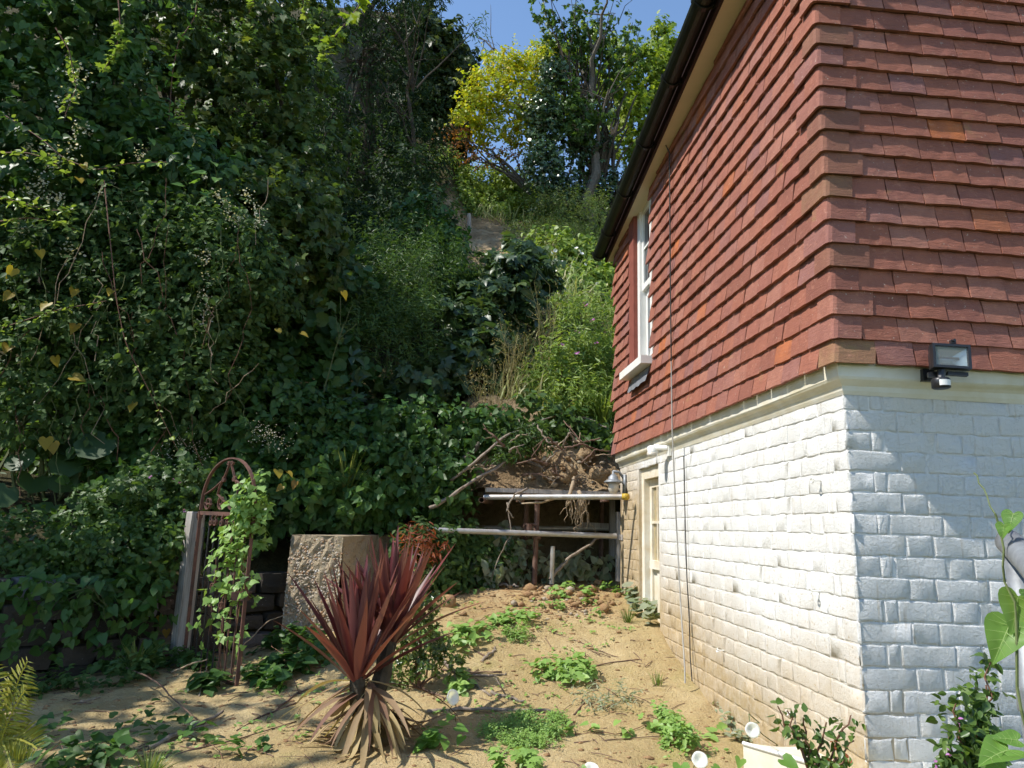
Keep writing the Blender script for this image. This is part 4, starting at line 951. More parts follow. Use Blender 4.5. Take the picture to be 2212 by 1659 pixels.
plant('hazel_thicket', 'dense dark hazel leaves filling the gaps behind the bindweed at upper left', 'shrub', hb_(-4.4, 8.0), [c(40, 120, 7.9, (.7, .4, .6)), c(200, 140, 8.0, (.7, .4, .6)), c(40, 320, 7.8, (.7, .4, .5)), c(200, 330, 7.9, (.7, .4, .5)), c(330, 430, 7.9, (.6, .4, .5)), c(40, 500, 7.6, (.7, .4, .5)), c(200, 500, 7.7, (.7, .4, .5)), c(340, 560, 7.6, (.6, .4, .5)), c(100, 660, 7.4, (.8, .4, .5)), c(300, 30, 8.2, (.7, .4, .6))], T_OVATE, M_DARK, (.08, .13), k=9, L=.3, n=80, droop=.8, stem_mat=M_BARKD, r0=.03, **FR)
for q, (pts, lab) in enumerate((([(-20, 330), (60, 330), (110, 345), (150, 380)], 'sunlit bramble spray at the left edge beside cream flowers'), ([(-20, 420), (50, 440), (110, 455), (160, 452)], 'glossy sunlit shoot at the left edge just above the hanging cane'), ([(-10, 480), (60, 470), (130, 480), (165, 500)], 'lowest of the glossy sunlit shoots at the left edge'), ([(120, 60), (150, 110), (165, 190), (140, 250)], 'sunlit trailing shoot among cream flowers near the top left'), ([(560, -20), (540, 20), (530, 60), (545, 100)], 'bright drooping vine shoot at the top edge above the dark tree'), ([(650, -20), (660, 30), (690, 70), (700, 130)], 'yellow green vine shoot fringing the dark tree top'), ([(255, -10), (260, 60), (250, 110), (225, 150)], 'thin bright shoot near the top edge left of centre'))):
    P0 = [A(u, v, (6.0 if u < 300 else 8.9)) for u, v in pts]; k0 = 1 if pts[0][0] < 300 else 1.5
    shoot(lab, P0, T_OVATE if q < 4 else T_LOBED, M_BRIGHT, (.045*k0, .08*k0), 60, 'bramble shoots on the left')
# 2 lobed vine-leaved shrub behind (dark)
plant('vine_covered_tree', 'tall dark tree smothered in lobed yellowish vine leaves at upper left', 'tree', hb_(-3.2, 9.6), [c(300, 60, 9.80, (1.05, 0.94, 0.94), 1.4), c(470, 60, 9.90, (1.05, 0.94, 0.94), 1.4), c(620, 60, 10.00, (0.94, 0.94, 0.94), 1.3), c(400, 230, 9.60, (0.94, 0.82, 0.82), 1.2), c(560, 230, 9.80, (0.94, 0.82, 0.82), 1.2), c(640, 380, 9.70, (0.70, 0.70, 0.82)), c(500, 380, 9.50, (0.70, 0.70, 0.58)), c(250, -180, 10.00, (1.64, 1.17, 1.40), 1.6), c(-20, -250, 9.80, (1.75, 1.40, 1.64), 1.6), c(-250, -50, 9.60, (1.64, 1.29, 1.87), 1.4), c(440, 430, 9.20, (0.58, 0.58, 0.53))],
   T_LOBED, M_VINE, (.085, .14), k=9, L=.32, n=120, stem_mat=M_BARKD, r0=.07, droop=1.0, crown='crown', sname='trunk', **FR)
t = plant('vine_curtain', 'curtain of dull lobed vine leaves drooping in the middle of the dark bank', 'climber', hb_(-2.0, 7.8), [c(560, 540, 7.4, (.5, .4, .4)), c(620, 600, 7.45, (.45, .4, .35)), c(520, 620, 7.3, (.5, .4, .4)), c(650, 520, 7.6, (.4, .4, .5)), c(420, 500, 7.3, (.45, .4, .35)), c(600, 470, 7.7, (.55, .4, .4))],
   T_LOBED, M_VINE, (.07, .12), k=9, L=.28, n=110, droop=1.0, **FR)
# 3 clematis thicket
t = plant('clematis_thicket', 'dense grey green clematis thicket with cream flower sprays on the left', 'climber', hb_(-3.6, 6.6), [c(60, 600, 6.7, (.5, .4, .45)), c(180, 560, 6.8, (.5, .4, .45)), c(300, 500, 6.8, (.5, .4, .35)), c(330, 620, 6.7, (.5, .4, .45), 1.2), c(470, 560, 6.7, (.42, .4, .35), 1.1), c(540, 640, 6.65, (.33, .35, .4)), c(200, 720, 6.65, (.5, .4, .45), 1.2), c(400, 740, 6.6, (.5, .4, .4), 1.3), c(60, 780, 6.6, (.5, .4, .45)), c(280, 860, 6.55, (.5, .35, .4), 1.2), c(120, 900, 6.5, (.5, .35, .35)), c(440, 860, 6.5, (.38, .3, .35)), c(-120, 700, 6.6, (.6, .5, .9)), c(-100, 420, 6.7, (.6, .5, .7))],
   T_OVATE, M_CLEM, (.045, .085), k=10, L=.28, n=170, droop=.7, **FR)
addleaves(t, 'cream_flower_spray', M_CREAMFL, [sprays([A(u, v, 6.28) for u, v in ((470, 420), (495, 455), (520, 470), (505, 480), (490, 440), (445, 545), (440, 560), (448, 605), (440, 640), (450, 670), (435, 700), (535, 420), (550, 450), (560, 480), (300, 330))], 30, (.035, .03, .035), (.010, .020))])
t2 = thing('yellowed_bindweed', 'scattered yellowing heart leaves on the dark left bank', 'climber', tuple(A(120, 900, 6.1)))
cs = [(85, 540, .1), (30, 580, .12), (25, 632, .11), (105, 655, .12), (245, 628, .12), (160, 625, .1), (165, 700, .11), (20, 745, .12), (155, 815, .13), (120, 770, .1), (290, 870, .1), (100, 945, .13), (115, 955, .12), (320, 690, .06), (180, 355, .09), (170, 385, .1), (740, 630, .09), (600, 710, .08), (650, 720, .08), (360, 1360, .07), (345, 1330, .06), (350, 1250, .07), (355, 1225, .06), (600, 1015, .10), (620, 1020, .08), (640, 1040, .08), (395, 1345, .08), (225, 1310, .06), (610, 1050, .07)]
for u, v, s_ in cs:
    n_ = 1; p_ = np.array([tuple(A(u, v, 6.12 if v < 1150 else 5.7))]); g = leafgeo(p_, np.array([[.2, -.8, .5]])+rng.normal(0, .25, (1, 3)), np.array([[0, 0, -1.]])+rng.normal(0, .3, (1, 3)), [s_*.95], T_HEART)
    trimesh('leaf', g[0], g[1], M_YLEAF, t2)
stt = MB()
for u, v in ((85, 560), (160, 740), (110, 900), (30, 660)): stt.tube(bez(A(u, v-40, 6.15), A(u+20, v+170, 6.1), 0, .06), .003, 4)
obj('stem', stt, M_STEM, t2)
t = thing('large_bindweed', 'group of large pale heart leaves on the dark bank at upper left', 'climber', tuple(A(400, 420, 6.9)))
m = MB()
for u, v, s_ in ((445, 375, .13), (425, 395, .14), (470, 385, .12), (440, 415, .12), (395, 400, .11), (330, 350, .12), (300, 395, .12), (345, 405, .11), (215, 445, .14), (245, 455, .13), (190, 470, .12), (110, 520, .12), (280, 300, .12), (250, 330, .11), (375, 345, .11), (460, 350, .1), (325, 300, .1), (410, 360, .1), (120, 350, .11), (60, 310, .11), (200, 390, .11)):
    b_ = A(u, v, 6.42+.2*random.random()); g = leafgeo(np.array([tuple(b_)]), np.array([[.1, -.6, .75]])+rng.normal(0, .25, (1, 3)), np.array([[0, -.2, -1.]])+rng.normal(0, .4, (1, 3)), [s_], T_BIG); trimesh('leaf', g[0], g[1], M_HEARTL, t)
    m.tube(bez(b_, b_+Vector((random.gauss(0, .1), .25, -.15)), 0, .05, 4), .0025, 4)
obj('stem', m, M_STEM, t)['kind'] = 'stuff'
t = thing('hanging_vines', 'thin bare brown vine stems hanging through the dark bank on the left', 'climber', tuple(A(330, 1000, 6.3)))
for _ in range(38):
    u, v = random.uniform(20, 620), random.uniform(380, 900); obj('stem', MB().tube(bez(A(u, v, 6.2), A(u+random.gauss(0, 60), v+random.uniform(90, 260), 6.15), -.04, .06, 8), random.uniform(.0018, .004), 4), random.choice((M_STEMR, M_ROOT, M_STEM)), t)
# big round butterbur leaves at lower left of the bank
t = thing('butterbur', 'clump of very large round butterbur leaves in deep shade on the left', 'plant', tuple(A(180, 1120, 6.2)))
for u, v, s_ in ((40, 1000, .20), (95, 975, .22), (150, 1000, .24), (190, 965, .26), (235, 965, .27), (215, 1030, .25), (75, 1050, .22), (20, 1070, .2), (275, 1000, .19), (130, 1045, .2), (60, 1130, .26), (170, 1090, .15), (310, 1010, .16), (25, 1160, .2), (120, 1110, .17)):
    g = leafgeo(np.array([tuple(A(u, v-20, 6.30+rng.uniform(-.1, .1)))]), np.array([[.15, -.75, .6]])+rng.normal(0, .25, (1, 3)), np.array([[.1, 0, -1.]])+rng.normal(0, .3, (1, 3)), [s_], T_ROUND)
    trimesh('leaf', g[0], g[1], M_BUTTER, t)
stt = MB()
for u, v in ((95, 975), (190, 965), (235, 965), (40, 1000), (275, 1000)): stt.tube(bez(A(u, v, 6.35), A(u*.6+80, 1150, 6.45), 0, .03), .006, 5)
obj('stem', stt, M_STEM, t)
# lower creepers along the foot of the bank
t = plant('bindweed_bank', 'bindweed and small white flowers sprawling along the bank behind the gate', 'climber', hb_(-2.6, 6.75), [c(330, 960, 6.55, (.4, .3, .3)), c(450, 960, 6.6, (.4, .3, .3)), c(570, 960, 6.65, (.4, .3, .3)), c(400, 1040, 6.45, (.4, .3, .3)), c(520, 1060, 6.5, (.4, .3, .3)), c(640, 1040, 6.6, (.4, .3, .3)), c(600, 1110, 6.5, (.35, .25, .2)), c(300, 1060, 6.4, (.4, .3, .3)), c(720, 1090, 6.7, (.4, .3, .25)), c(500, 880, 6.75, (.4, .3, .3)), c(620, 900, 6.8, (.4, .3, .3))],
   T_HEART, M_HEART, (.05, .10), k=8, L=.22, n=85, droop=.9, **FR)
addleaves(t, 'white_flower_spray', M_CREAMFL, [sprays([A(u, v, 6.2) for u, v in ((380, 960), (400, 935), (420, 975), (380, 1000), (440, 990), (560, 950), (590, 935), (605, 960), (560, 925), (360, 990))], 45, (.06, .04, .05), (.006, .012))])
t = plant('cranesbill_clump', 'cut leaved cranesbill clump with small pink flowers left of the gate', 'plant', hb_(-2.7, 6.4), [c(310, 1075, 5.80, (.3, .22, .2)), c(390, 1075, 5.80, (.26, .22, .2)), c(250, 1120, 5.75, (.3, .22, .18)), c(340, 1140, 5.75, (.3, .22, .16))], T_SYC, M_MIDG, (.035, .06), k=7, L=.14, n=90, droop=.2, **FR)
addleaves(t, 'flower', M_PINK, [sprays([A(u, v, 5.60) for u, v in ((378, 1041), (323, 1032), (398, 1108))], 3, (.01, .01, .01), (.018, .026))])
plant('nettle_patch', 'patch of nettles and goosegrass on top of the stone wall at the left edge', 'plant', hb_(-3.4, 6.4), [c(40, 1190, 5.65, (.3, .25, .22)), c(120, 1230, 5.65, (.35, .25, .18)), c(200, 1190, 5.65, (.3, .25, .2)), c(270, 1210, 5.60, (.3, .22, .18)), c(330, 1200, 5.55, (.22, .2, .16)), c(170, 1270, 5.55, (.4, .2, .14)), c(-60, 1230, 5.65, (.4, .3, .3))], T_OVATE, M_MIDG, (.035, .07), k=10, L=.2, n=80, droop=.4, **FR)
wy = lambda u: float(np.interp(u, [-100, 0, 100, 200, 300, 350], [4.75, 5.02, 5.16, 5.28, 5.5, 5.62]))-.10
w_ = lambda u, v, r, q: (A(u, v, wy(u)), r, q)
plant('hanging_creeper', 'bindweed strands with heart leaves trailing over the dark stone wall', 'climber', A(200, 1270, wy(200)), [w_(90, 1300, (.09, .05, .16), .5), w_(130, 1370, (.05, .05, .2), .35), w_(240, 1330, (.09, .05, .22), .6), w_(255, 1430, (.07, .05, .15), .4), w_(315, 1400, (.07, .05, .18), .5), w_(290, 1450, (.16, .08, .10), .8), w_(320, 1300, (.08, .05, .14), .5), w_(30, 1400, (.05, .05, .18), .3), w_(175, 1290, (.2, .08, .06), .8), w_(60, 1270, (.2, .08, .06), .7), w_(280, 1280, (.2, .08, .07), .8)], T_HEART, M_HEART, (.05, .095), k=3, L=.12, n=24, droop=1.1, r0=.004, **FR)
# grass tufts
def tuft(label, base, n, L, spread, mat=None, group='grass tufts', name='grass_tuft', droop=.5, w=1.4):
    t = thing(name, label, 'grass', tuple(base), group); a = rng.uniform(0, 6.28, n); d = np.stack([np.cos(a)*spread, np.sin(a)*spread, np.ones(n)], 1)*1.; d[:, :2] *= rng.uniform(.1, 1, (n, 1))
    pos = np.array(tuple(base))+np.stack([np.cos(a), np.sin(a), 0*a], 1)*.03*rng.random((n, 1)); out = np.stack([np.cos(a), np.sin(a), 0*a+.4], 1)
    segs = 6; Ls = rng.uniform(.6, 1, n)*L; v = []; tt = []; d = nrmz(d); p = pos.copy(); W_ = .006*w
    side = nrmz(np.cross(d, out+rng.normal(0, .3, (n, 3)))); rows = []
    for s_ in range(segs+1):
        ww_ = W_*(1-(s_/segs)**2)+.0003; rows.append(np.stack([p-side*ww_, p+side*ww_], 1))
        p = p+d*(Ls/segs)[:, None]; d = nrmz(d+np.array([0, 0, -1.])*droop/segs*1.6*(s_+1)/segs+out*.03)
    R = np.stack(rows, 1).reshape(n, -1, 3); M = R.shape[1]
    fc = np.array([q for s_ in range(segs) for q in ((2*s_, 2*s_+1, 2*s_+3), (2*s_, 2*s_+3, 2*s_+2))])
    trimesh('blades', R.reshape(-1, 3), (fc[None]+(np.arange(n)*M)[:, None, None]).reshape(-1, 3), mat or M_GRASS, t, 'stuff'); return t
tuft('tall arching sedge tuft in the shade right of the gate arch', A(745, 1100, 6.55), 60, .62, .55, droop=1.0, w=1.6)
tuft('arching grass tuft on the bank above the concrete block', A(690, 1090, 6.6), 40, .5, .6, droop=1.1, w=1.4)
tuft('broad bladed grass at the foot of the stone wall left of the post', A(290, 1460, 5.3), 34, .32, .8, droop=1.0, w=2.2)
tuft('narrow grass tuft on top of the stone wall left of the post', A(335, 1262, 5.6), 34, .26, .7, droop=.8, w=2.)
tuft('soft fine grass tuft at the bottom left beside the yellow fern', Vector((-1.15, 3.32, gzf(-1.15, 3.32))), 90, .16, 1.0, droop=1.0, w=.6)
# 4 dark trees in the middle background
def tree(name, label, base, top, clumps, T, mat, size, n, k=10, L=.45, r0=.12, bark=None, group='trees on the hillside', nl=6, spread=1.2, **kw):
    t = thing(name, label, 'tree', tuple(base), group); m = MB(); branches(m, base, top, r0, nl, 5, spread); 
    for cl in clumps: m.tube(bez(np.array(base)*.35+np.array(top)*.65, cl[0], .05, .04, 5), np.linspace(r0*.3, r0*.06, 5), 4, cap=False)
    obj('trunk', m, bark or M_BARKD, t)
    addleaves(t, 'crown', mat, [twigs(cl[0], cl[1], int(n*(cl[2] if len(cl) > 2 else 1)), k, L, size, T, **{**dict(front=.6, shell=.6), **kw}) for cl in clumps]); return t
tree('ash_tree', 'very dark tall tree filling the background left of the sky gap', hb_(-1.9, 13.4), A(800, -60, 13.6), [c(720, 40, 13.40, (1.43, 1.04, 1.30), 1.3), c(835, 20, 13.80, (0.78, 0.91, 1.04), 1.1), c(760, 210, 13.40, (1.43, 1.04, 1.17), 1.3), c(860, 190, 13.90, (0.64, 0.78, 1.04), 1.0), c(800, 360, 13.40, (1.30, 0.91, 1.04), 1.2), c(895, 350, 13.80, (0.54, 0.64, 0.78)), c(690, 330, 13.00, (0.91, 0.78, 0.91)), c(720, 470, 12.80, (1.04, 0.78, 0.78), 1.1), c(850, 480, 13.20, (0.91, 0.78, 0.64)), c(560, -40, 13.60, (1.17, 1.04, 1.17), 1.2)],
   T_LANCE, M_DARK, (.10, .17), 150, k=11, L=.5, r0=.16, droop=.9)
tree('leaning_ash', 'small ash with drooping leaves at the top edge against the sky', hb_(-.9, 13.0), A(895, 60, 12.9), [c(905, -10, 12.50, (0.44, 0.44, 0.39), .7), c(930, 10, 12.50, (0.28, 0.33, 0.22), .35), c(860, -40, 12.50, (0.56, 0.44, 0.44), .8)], T_LANCE, M_DARK, (.10, .16), 60, k=9, L=.4, r0=.06)
tree('bright_edged_tree', 'rounded broadleaf tree with sunlit rim left of the blue sky', hb_(-.1, 17), A(940, 130, 17), [c(930, 120, 17, (.95, .8, .85), 1.2), c(960, 160, 17, (.7, .7, .75), 1.1), c(905, 220, 17, (1.0, .8, 1.0), 1.2), c(965, 230, 17, (.5, .6, .65)), c(985, 175, 17, (.25, .3, .25), .3), c(940, 300, 17, (.75, .7, .8)), c(890, 70, 17, (.65, .6, .6), .7), c(940, 390, 16.6, (.6, .6, .7))], T_SYC, M_OLIVE, (.13, .20), 170, k=9, L=.4, r0=.1)
tree('far_sycamore', 'dark round topped sycamore edging the sky gap lower down', hb_(.35, 18), A(985, 210, 18), [c(995, 180, 18, (.32, .3, .28), .5), c(980, 250, 18, (.45, .5, .55), .9), c(965, 320, 18, (.5, .5, .65), .9), c(960, 390, 17.6, (.5, .5, .6), .9)], T_SYC, M_DARK, (.13, .20), 130, k=9, L=.35, r0=.08)
# twig poking into the sky
a = A(900, 190, 12); b = A(1035, 62, 12.3); t = thing('bare_twig', 'bare twig with an end tuft of leaves poking into the sky', 'twig', tuple(a)); obj('stem', MB().tube(bez(a, b, .03, .02), np.linspace(.02, .006, 7), 5), M_BARKD, t)
addleaves(t, 'leaves', M_MIDG, [twigs(b, (.14, .1, .13), 16, 5, .2, (.08, .14), T_LANCE)])
# 5 mid slope shrubs
plant('laurel_shrub', 'dark laurel like shrub with round leaves in the deep shade mid slope', 'shrub', hb_(-1.4, 8.2), [c(560, 760, 7.5, (.4, .35, .5)), c(640, 720, 7.7, (.45, .4, .5)), c(720, 640, 8.0, (.5, .4, .5)), c(600, 860, 7.3, (.4, .3, .35)), c(680, 820, 7.5, (.45, .35, .4)), c(520, 700, 7.4, (.35, .35, .4)), c(500, 800, 7.2, (.35, .3, .35))], T_ROUND, M_HEART, (.07, .12), k=8, L=.25, n=75, droop=.8, **FR)
plant('goldenrod_stand', 'stand of upright leafy goldenrod stems in the middle of the slope', 'plant', hb_(-.7, 8.0), [c(790, 600, 8.6, (.45, .4, .45)), c(830, 660, 8.2, (.4, .35, .5)), c(880, 640, 8.3, (.35, .35, .5)), c(760, 740, 7.9, (.35, .3, .45)), c(840, 770, 7.8, (.4, .3, .45)), c(900, 730, 8.0, (.3, .3, .45)), c(950, 600, 9, (.4, .4, .4)), c(880, 560, 9.3, (.5, .4, .4))], T_LANCE, M_MIDG, (.05, .09), k=12, L=.34, n=130, droop=.2, grow=(0, 0, 1.0), **FR)
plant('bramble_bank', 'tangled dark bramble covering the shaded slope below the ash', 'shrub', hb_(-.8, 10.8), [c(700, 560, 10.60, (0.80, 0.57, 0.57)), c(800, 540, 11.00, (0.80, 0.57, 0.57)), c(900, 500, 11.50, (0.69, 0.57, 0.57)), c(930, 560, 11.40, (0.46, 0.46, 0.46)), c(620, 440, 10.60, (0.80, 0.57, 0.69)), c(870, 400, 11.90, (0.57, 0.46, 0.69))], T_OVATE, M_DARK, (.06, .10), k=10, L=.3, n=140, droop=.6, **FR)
plant('sycamore_sapling', 'sycamore sapling with large dark lobed leaves in the middle of the slope', 'shrub', hb_(.5, 8.3), [c(1090, 610, 9.0, (.35, .3, .3), 1), c(1150, 600, 9.1, (.3, .3, .3), .9), c(1050, 660, 8.7, (.3, .3, .3), .9), c(1010, 720, 8.4, (.3, .3, .25), .9), c(1110, 670, 8.8, (.35, .3, .3)), c(1040, 760, 8.2, (.3, .25, .25), .8), c(980, 800, 8.0, (.35, .3, .25), 1), c(930, 850, 7.9, (.35, .3, .2), .9), c(1130, 560, 9.3, (.25, .25, .2), .6), c(880, 840, 7.8, (.3, .25, .2), .8)],
   T_SYC, M_SYC, (.10, .18), k=6, L=.22, n=42, droop=.9, stem_mat=M_BARK, r0=.018, **FR)
plant('bindweed_mound', 'bright bindweed mound spilling over dark shrubs beside the bare earth', 'climber', hb_(.1, 10), [c(930, 640, 9.2, (.35, .3, .35)), c(900, 480, 10.0, (.3, .3, .3)), c(960, 540, 10, (.3, .3, .3)), c(1000, 640, 9.4, (.25, .25, .3)), c(780, 590, 8.8, (.4, .3, .2))], T_HEART, M_HEART, (.07, .12), k=8, L=.25, n=60, droop=.9, **FR)
t = plant('vine_hillock', 'pale green bindweed mat with white flowers over the slope beside the house', 'climber', hb_(2.0, 11.5), [c(1210, 560, 12, (.7, .4, .35), 1.3), c(1270, 570, 12, (.6, .4, .3), 1.2), c(1240, 630, 11.3, (.7, .4, .35), 1.3), c(1290, 640, 11.2, (.5, .4, .4), 1.2), c(1200, 690, 10.6, (.5, .4, .3), 1), c(1290, 700, 10.4, (.6, .4, .3), 1.1), c(1340, 600, 11.6, (.7, .4, .5), 1.1)], T_HEART, M_BRIGHT, (.07, .11), k=8, L=.26, n=110, droop=.7, **FR)
addleaves(t, 'flower', M_PETAL, [sprays([A(u, v, 10.6) for u, v in ((1215, 555), (1190, 568), (1235, 590), (1262, 560), (1300, 600), (1285, 660), (1220, 650), (1175, 545), (1255, 535), (1305, 550), (1278, 700))], 2, (.12, .1, .08), (.05, .075))])
# 6 sunlit weeds against the house end
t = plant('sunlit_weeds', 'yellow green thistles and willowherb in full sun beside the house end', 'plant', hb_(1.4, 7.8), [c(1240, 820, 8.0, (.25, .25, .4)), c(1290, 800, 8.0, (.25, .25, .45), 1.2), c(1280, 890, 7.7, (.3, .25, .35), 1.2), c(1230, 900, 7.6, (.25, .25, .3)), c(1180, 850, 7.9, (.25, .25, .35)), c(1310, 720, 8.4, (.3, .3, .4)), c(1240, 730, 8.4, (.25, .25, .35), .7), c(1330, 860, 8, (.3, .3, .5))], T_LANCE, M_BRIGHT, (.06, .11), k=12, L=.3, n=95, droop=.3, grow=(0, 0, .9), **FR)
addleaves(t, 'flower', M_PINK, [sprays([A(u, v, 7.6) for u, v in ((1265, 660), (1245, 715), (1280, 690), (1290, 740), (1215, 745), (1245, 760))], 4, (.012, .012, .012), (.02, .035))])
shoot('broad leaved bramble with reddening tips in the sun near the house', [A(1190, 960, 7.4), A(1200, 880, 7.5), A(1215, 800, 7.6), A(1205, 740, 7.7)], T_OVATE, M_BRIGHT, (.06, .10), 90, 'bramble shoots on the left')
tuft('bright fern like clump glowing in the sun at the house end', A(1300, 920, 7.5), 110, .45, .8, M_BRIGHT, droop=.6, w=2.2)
# straw coloured dead stems
def deadstems(label, base, n, H, sp):
    t = thing('dead_weed', label, 'plant', tuple(base), 'dead weed stems on the slope'); m = MB()
    for _ in range(n):
        a = np.array(tuple(base))+rng.normal(0, .06, 3)*np.array([1, 1, 0]); e = a+np.array([rng.normal(0, sp), rng.normal(0, sp*.5), H*rng.uniform(.65, 1)]); q = bez(a, e, 0, .03, 6); m.tube(q, np.linspace(.004, .0018, 6), 4, cap=False)
        for j in range(6): b = q[rng.integers(2, 6)]; m.tube([b, b+np.array([rng.normal(0, .09), rng.normal(0, .06), rng.uniform(.04, .18)])], [.002, .0012], 3, cap=False)
    obj('stem', m, M_STRAW, t)
    addleaves(t, 'seed_heads', M_STRAW, [twigs(np.array(tuple(base))+np.array([0, 0, H*.72]), (sp*1.2, sp*.8, H*.28), n*3, 5, .12, (.012, .028), T_SMALL)])
deadstems('bushy straw coloured dead weed in front of the sycamore sapling', A(1105, 860, 7.7), 20, .85, .2)
deadstems('spindly straw coloured dead weed near the house end', A(1190, 820, 8.1), 9, 1.25, .16)
deadstems('grey dead weed stems lower down the slope below the sapling', A(1060, 930, 7.4), 18, .7, .2)
# tall wild lettuce leaning out of the dark
t = thing('wild_lettuce', 'tall pale leaning wild lettuce stalk in front of the dark shrubs', 'plant', tuple(A(660, 980, 7.0))); m = MB(); q = bez(A(660, 990, 7.0), A(742, 700, 7.0), .02, .01, 9); m.tube(q, np.linspace(.010, .004, 9), 5)
for u, v in ((735, 640), (760, 660), (770, 700), (725, 680), (750, 730)): m.tube(bez(q[7], A(u, v, 7), 0, .03), .0028, 4)
q2 = bez(A(790, 1000, 6.95), A(760, 770, 7.0), .02, .02, 8); m.tube(q2, np.linspace(.007, .003, 8), 5); obj('stem', m, M_STEM, t)
n_ = 40; i_ = rng.integers(3, 8, n_); addleaves(t, 'leaves', M_BLUE, [leafgeo(q2[i_], rng.normal(0, .4, (n_, 3))+np.array([0, -.6, .6]), rng.normal(0, .7, (n_, 3))+np.array([.2, -.2, .3]), rng.uniform(.10, .2, n_), T_LANCE, np.full(n_, 2.)), leafgeo(q[rng.integers(2, 9, 16)], rng.normal(0, .4, (16, 3))+np.array([0, -.6, .6]), rng.normal(0, .8, (16, 3)), rng.uniform(.04, .09, 16), T_LANCE)])
# 7 bank above the scaffold and its vines
plant('bank_creeper', 'bindweed and herbs creeping down the shaded bank left of the scaffold', 'climber', hb_(-.3, 7.3), [c(760, 960, 6.90, (.35, .25, .3)), c(850, 940, 7.00, (.35, .25, .3)), c(940, 930, 7.10, (.35, .25, .28)), c(1010, 960, 7.05, (.3, .22, .22)), c(820, 1020, 6.70, (.35, .22, .2)), c(900, 1020, 6.75, (.32, .22, .22)), c(960, 1040, 6.70, (.25, .18, .16), .8), c(700, 1000, 6.70, (.3, .25, .25)), c(860, 1085, 6.62, (.28, .15, .13)), c(790, 1100, 6.6, (.28, .16, .12)), c(960, 1075, 6.62, (.2, .12, .1), .7), c(1060, 930, 7.10, (.25, .2, .2), .8)], T_HEART, M_HEART, (.05, .095), k=7, L=.2, n=75, droop=.9, **FR)
plant('bank_herbs', 'leafy herb clump on the soil above the scaffold boards', 'plant', A(1130, 990, 7.1), [c(1120, 960, 6.85, (.16, .12, .12)), c(1160, 955, 6.80, (.12, .1, .1)), c(1100, 985, 6.70, (.1, .08, .08), .7)], T_LANCE, M_MIDG, (.05, .09), k=8, L=.14, n=60, droop=.3, grow=(0, 0, .8))
plant('bank_bramble', 'sunlit heart leaved creeper on the bank edge near the house end', 'climber', A(1210, 950, 7.4), [c(1190, 940, 7.20, (.2, .15, .16)), c(1240, 930, 7.20, (.22, .15, .15)), c(1280, 950, 7.10, (.15, .12, .1), .7), c(1150, 910, 7.30, (.2, .15, .2))], T_HEART, M_MIDG, (.05, .085), k=6, L=.16, n=55, droop=.7)
plant('low_hanging_creeper', 'creeper with reddened leaves hanging over the scaffold tube by the concrete block', 'climber', A(900, 1130, 6.55), [c(900, 1190, 6.30, (.16, .12, .16)), c(950, 1200, 6.40, (.2, .14, .18)), c(930, 1260, 6.30, (.2, .12, .12)), c(1000, 1230, 6.55, (.2, .12, .14)), c(985, 1170, 6.60, (.18, .12, .14)), c(1040, 1210, 6.70, (.2, .12, .16))], T_OVATE, M_CLEM, (.035, .075), k=9, L=.18, n=75, droop=.6)
t = plant('red_dock', 'sprig of red withered leaves beside the end of the horizontal tube', 'plant', A(905, 1200, 6.35), [c(905, 1170, 6.10, (.14, .08, .08)), c(880, 1190, 6.05, (.08, .06, .08), .6), c(940, 1185, 6.15, (.1, .06, .06), .6)], T_LANCE, M_REDLEAF, (.05, .09), k=5, L=.14, n=22, droop=.9, stem_mat=M_STEMR, r0=.004)
plant('hollow_weeds', 'grey green creeper leaves low inside the dark hollow under the boards', 'climber', A(1120, 1250, 7.0), [c(1110, 1210, 6.80, (.25, .15, .15)), c(1060, 1240, 6.60, (.2, .12, .1)), c(1200, 1225, 6.90, (.25, .15, .12)), c(1270, 1230, 6.90, (.2, .12, .12), .8), c(1080, 1180, 6.90, (.2, .12, .12), .8)], T_HEART, M_GREY, (.06, .10), k=4, L=.14, n=34, droop=.9)
# 8 far hill: pale shrubs, yellow tree, ivy-clad tree, lime tree
plant('pale_shrubbery', 'pale green sunlit shrubs on the far hill below the yellow tree', 'shrub', hb_(.6, 14.5), [c(985, 420, 15.50, (0.58, 0.42, 0.42)), c(1050, 400, 16.00, (0.74, 0.53, 0.42), 1.2), c(1110, 420, 16.00, (0.64, 0.53, 0.48), 1.2), c(1000, 460, 15.00, (0.53, 0.42, 0.37)), c(1070, 470, 15.20, (0.64, 0.42, 0.37)), c(1140, 470, 15.40, (0.64, 0.42, 0.42)), c(960, 380, 15.60, (0.42, 0.42, 0.42), .8)], T_OVATE, M_BRIGHT, (.06, .10), k=10, L=.3, n=150, **FR)
plant('dry_scrub', 'brown and green dry scrub on the far hill in front of the ivy clad tree', 'shrub', hb_(2.0, 13.5), [c(1180, 470, 14, (.6, .4, .35)), c(1240, 460, 14, (.6, .4, .35)), c(1290, 480, 13.6, (.5, .4, .35)), c(1210, 520, 13, (.5, .3, .25)), c(1270, 530, 12.8, (.5, .3, .25)), c(1130, 520, 13, (.4, .3, .25), .7)], T_LANCE, M_GRASS, (.05, .09), k=11, L=.34, n=130, grow=(0, 0, .7), **FR)
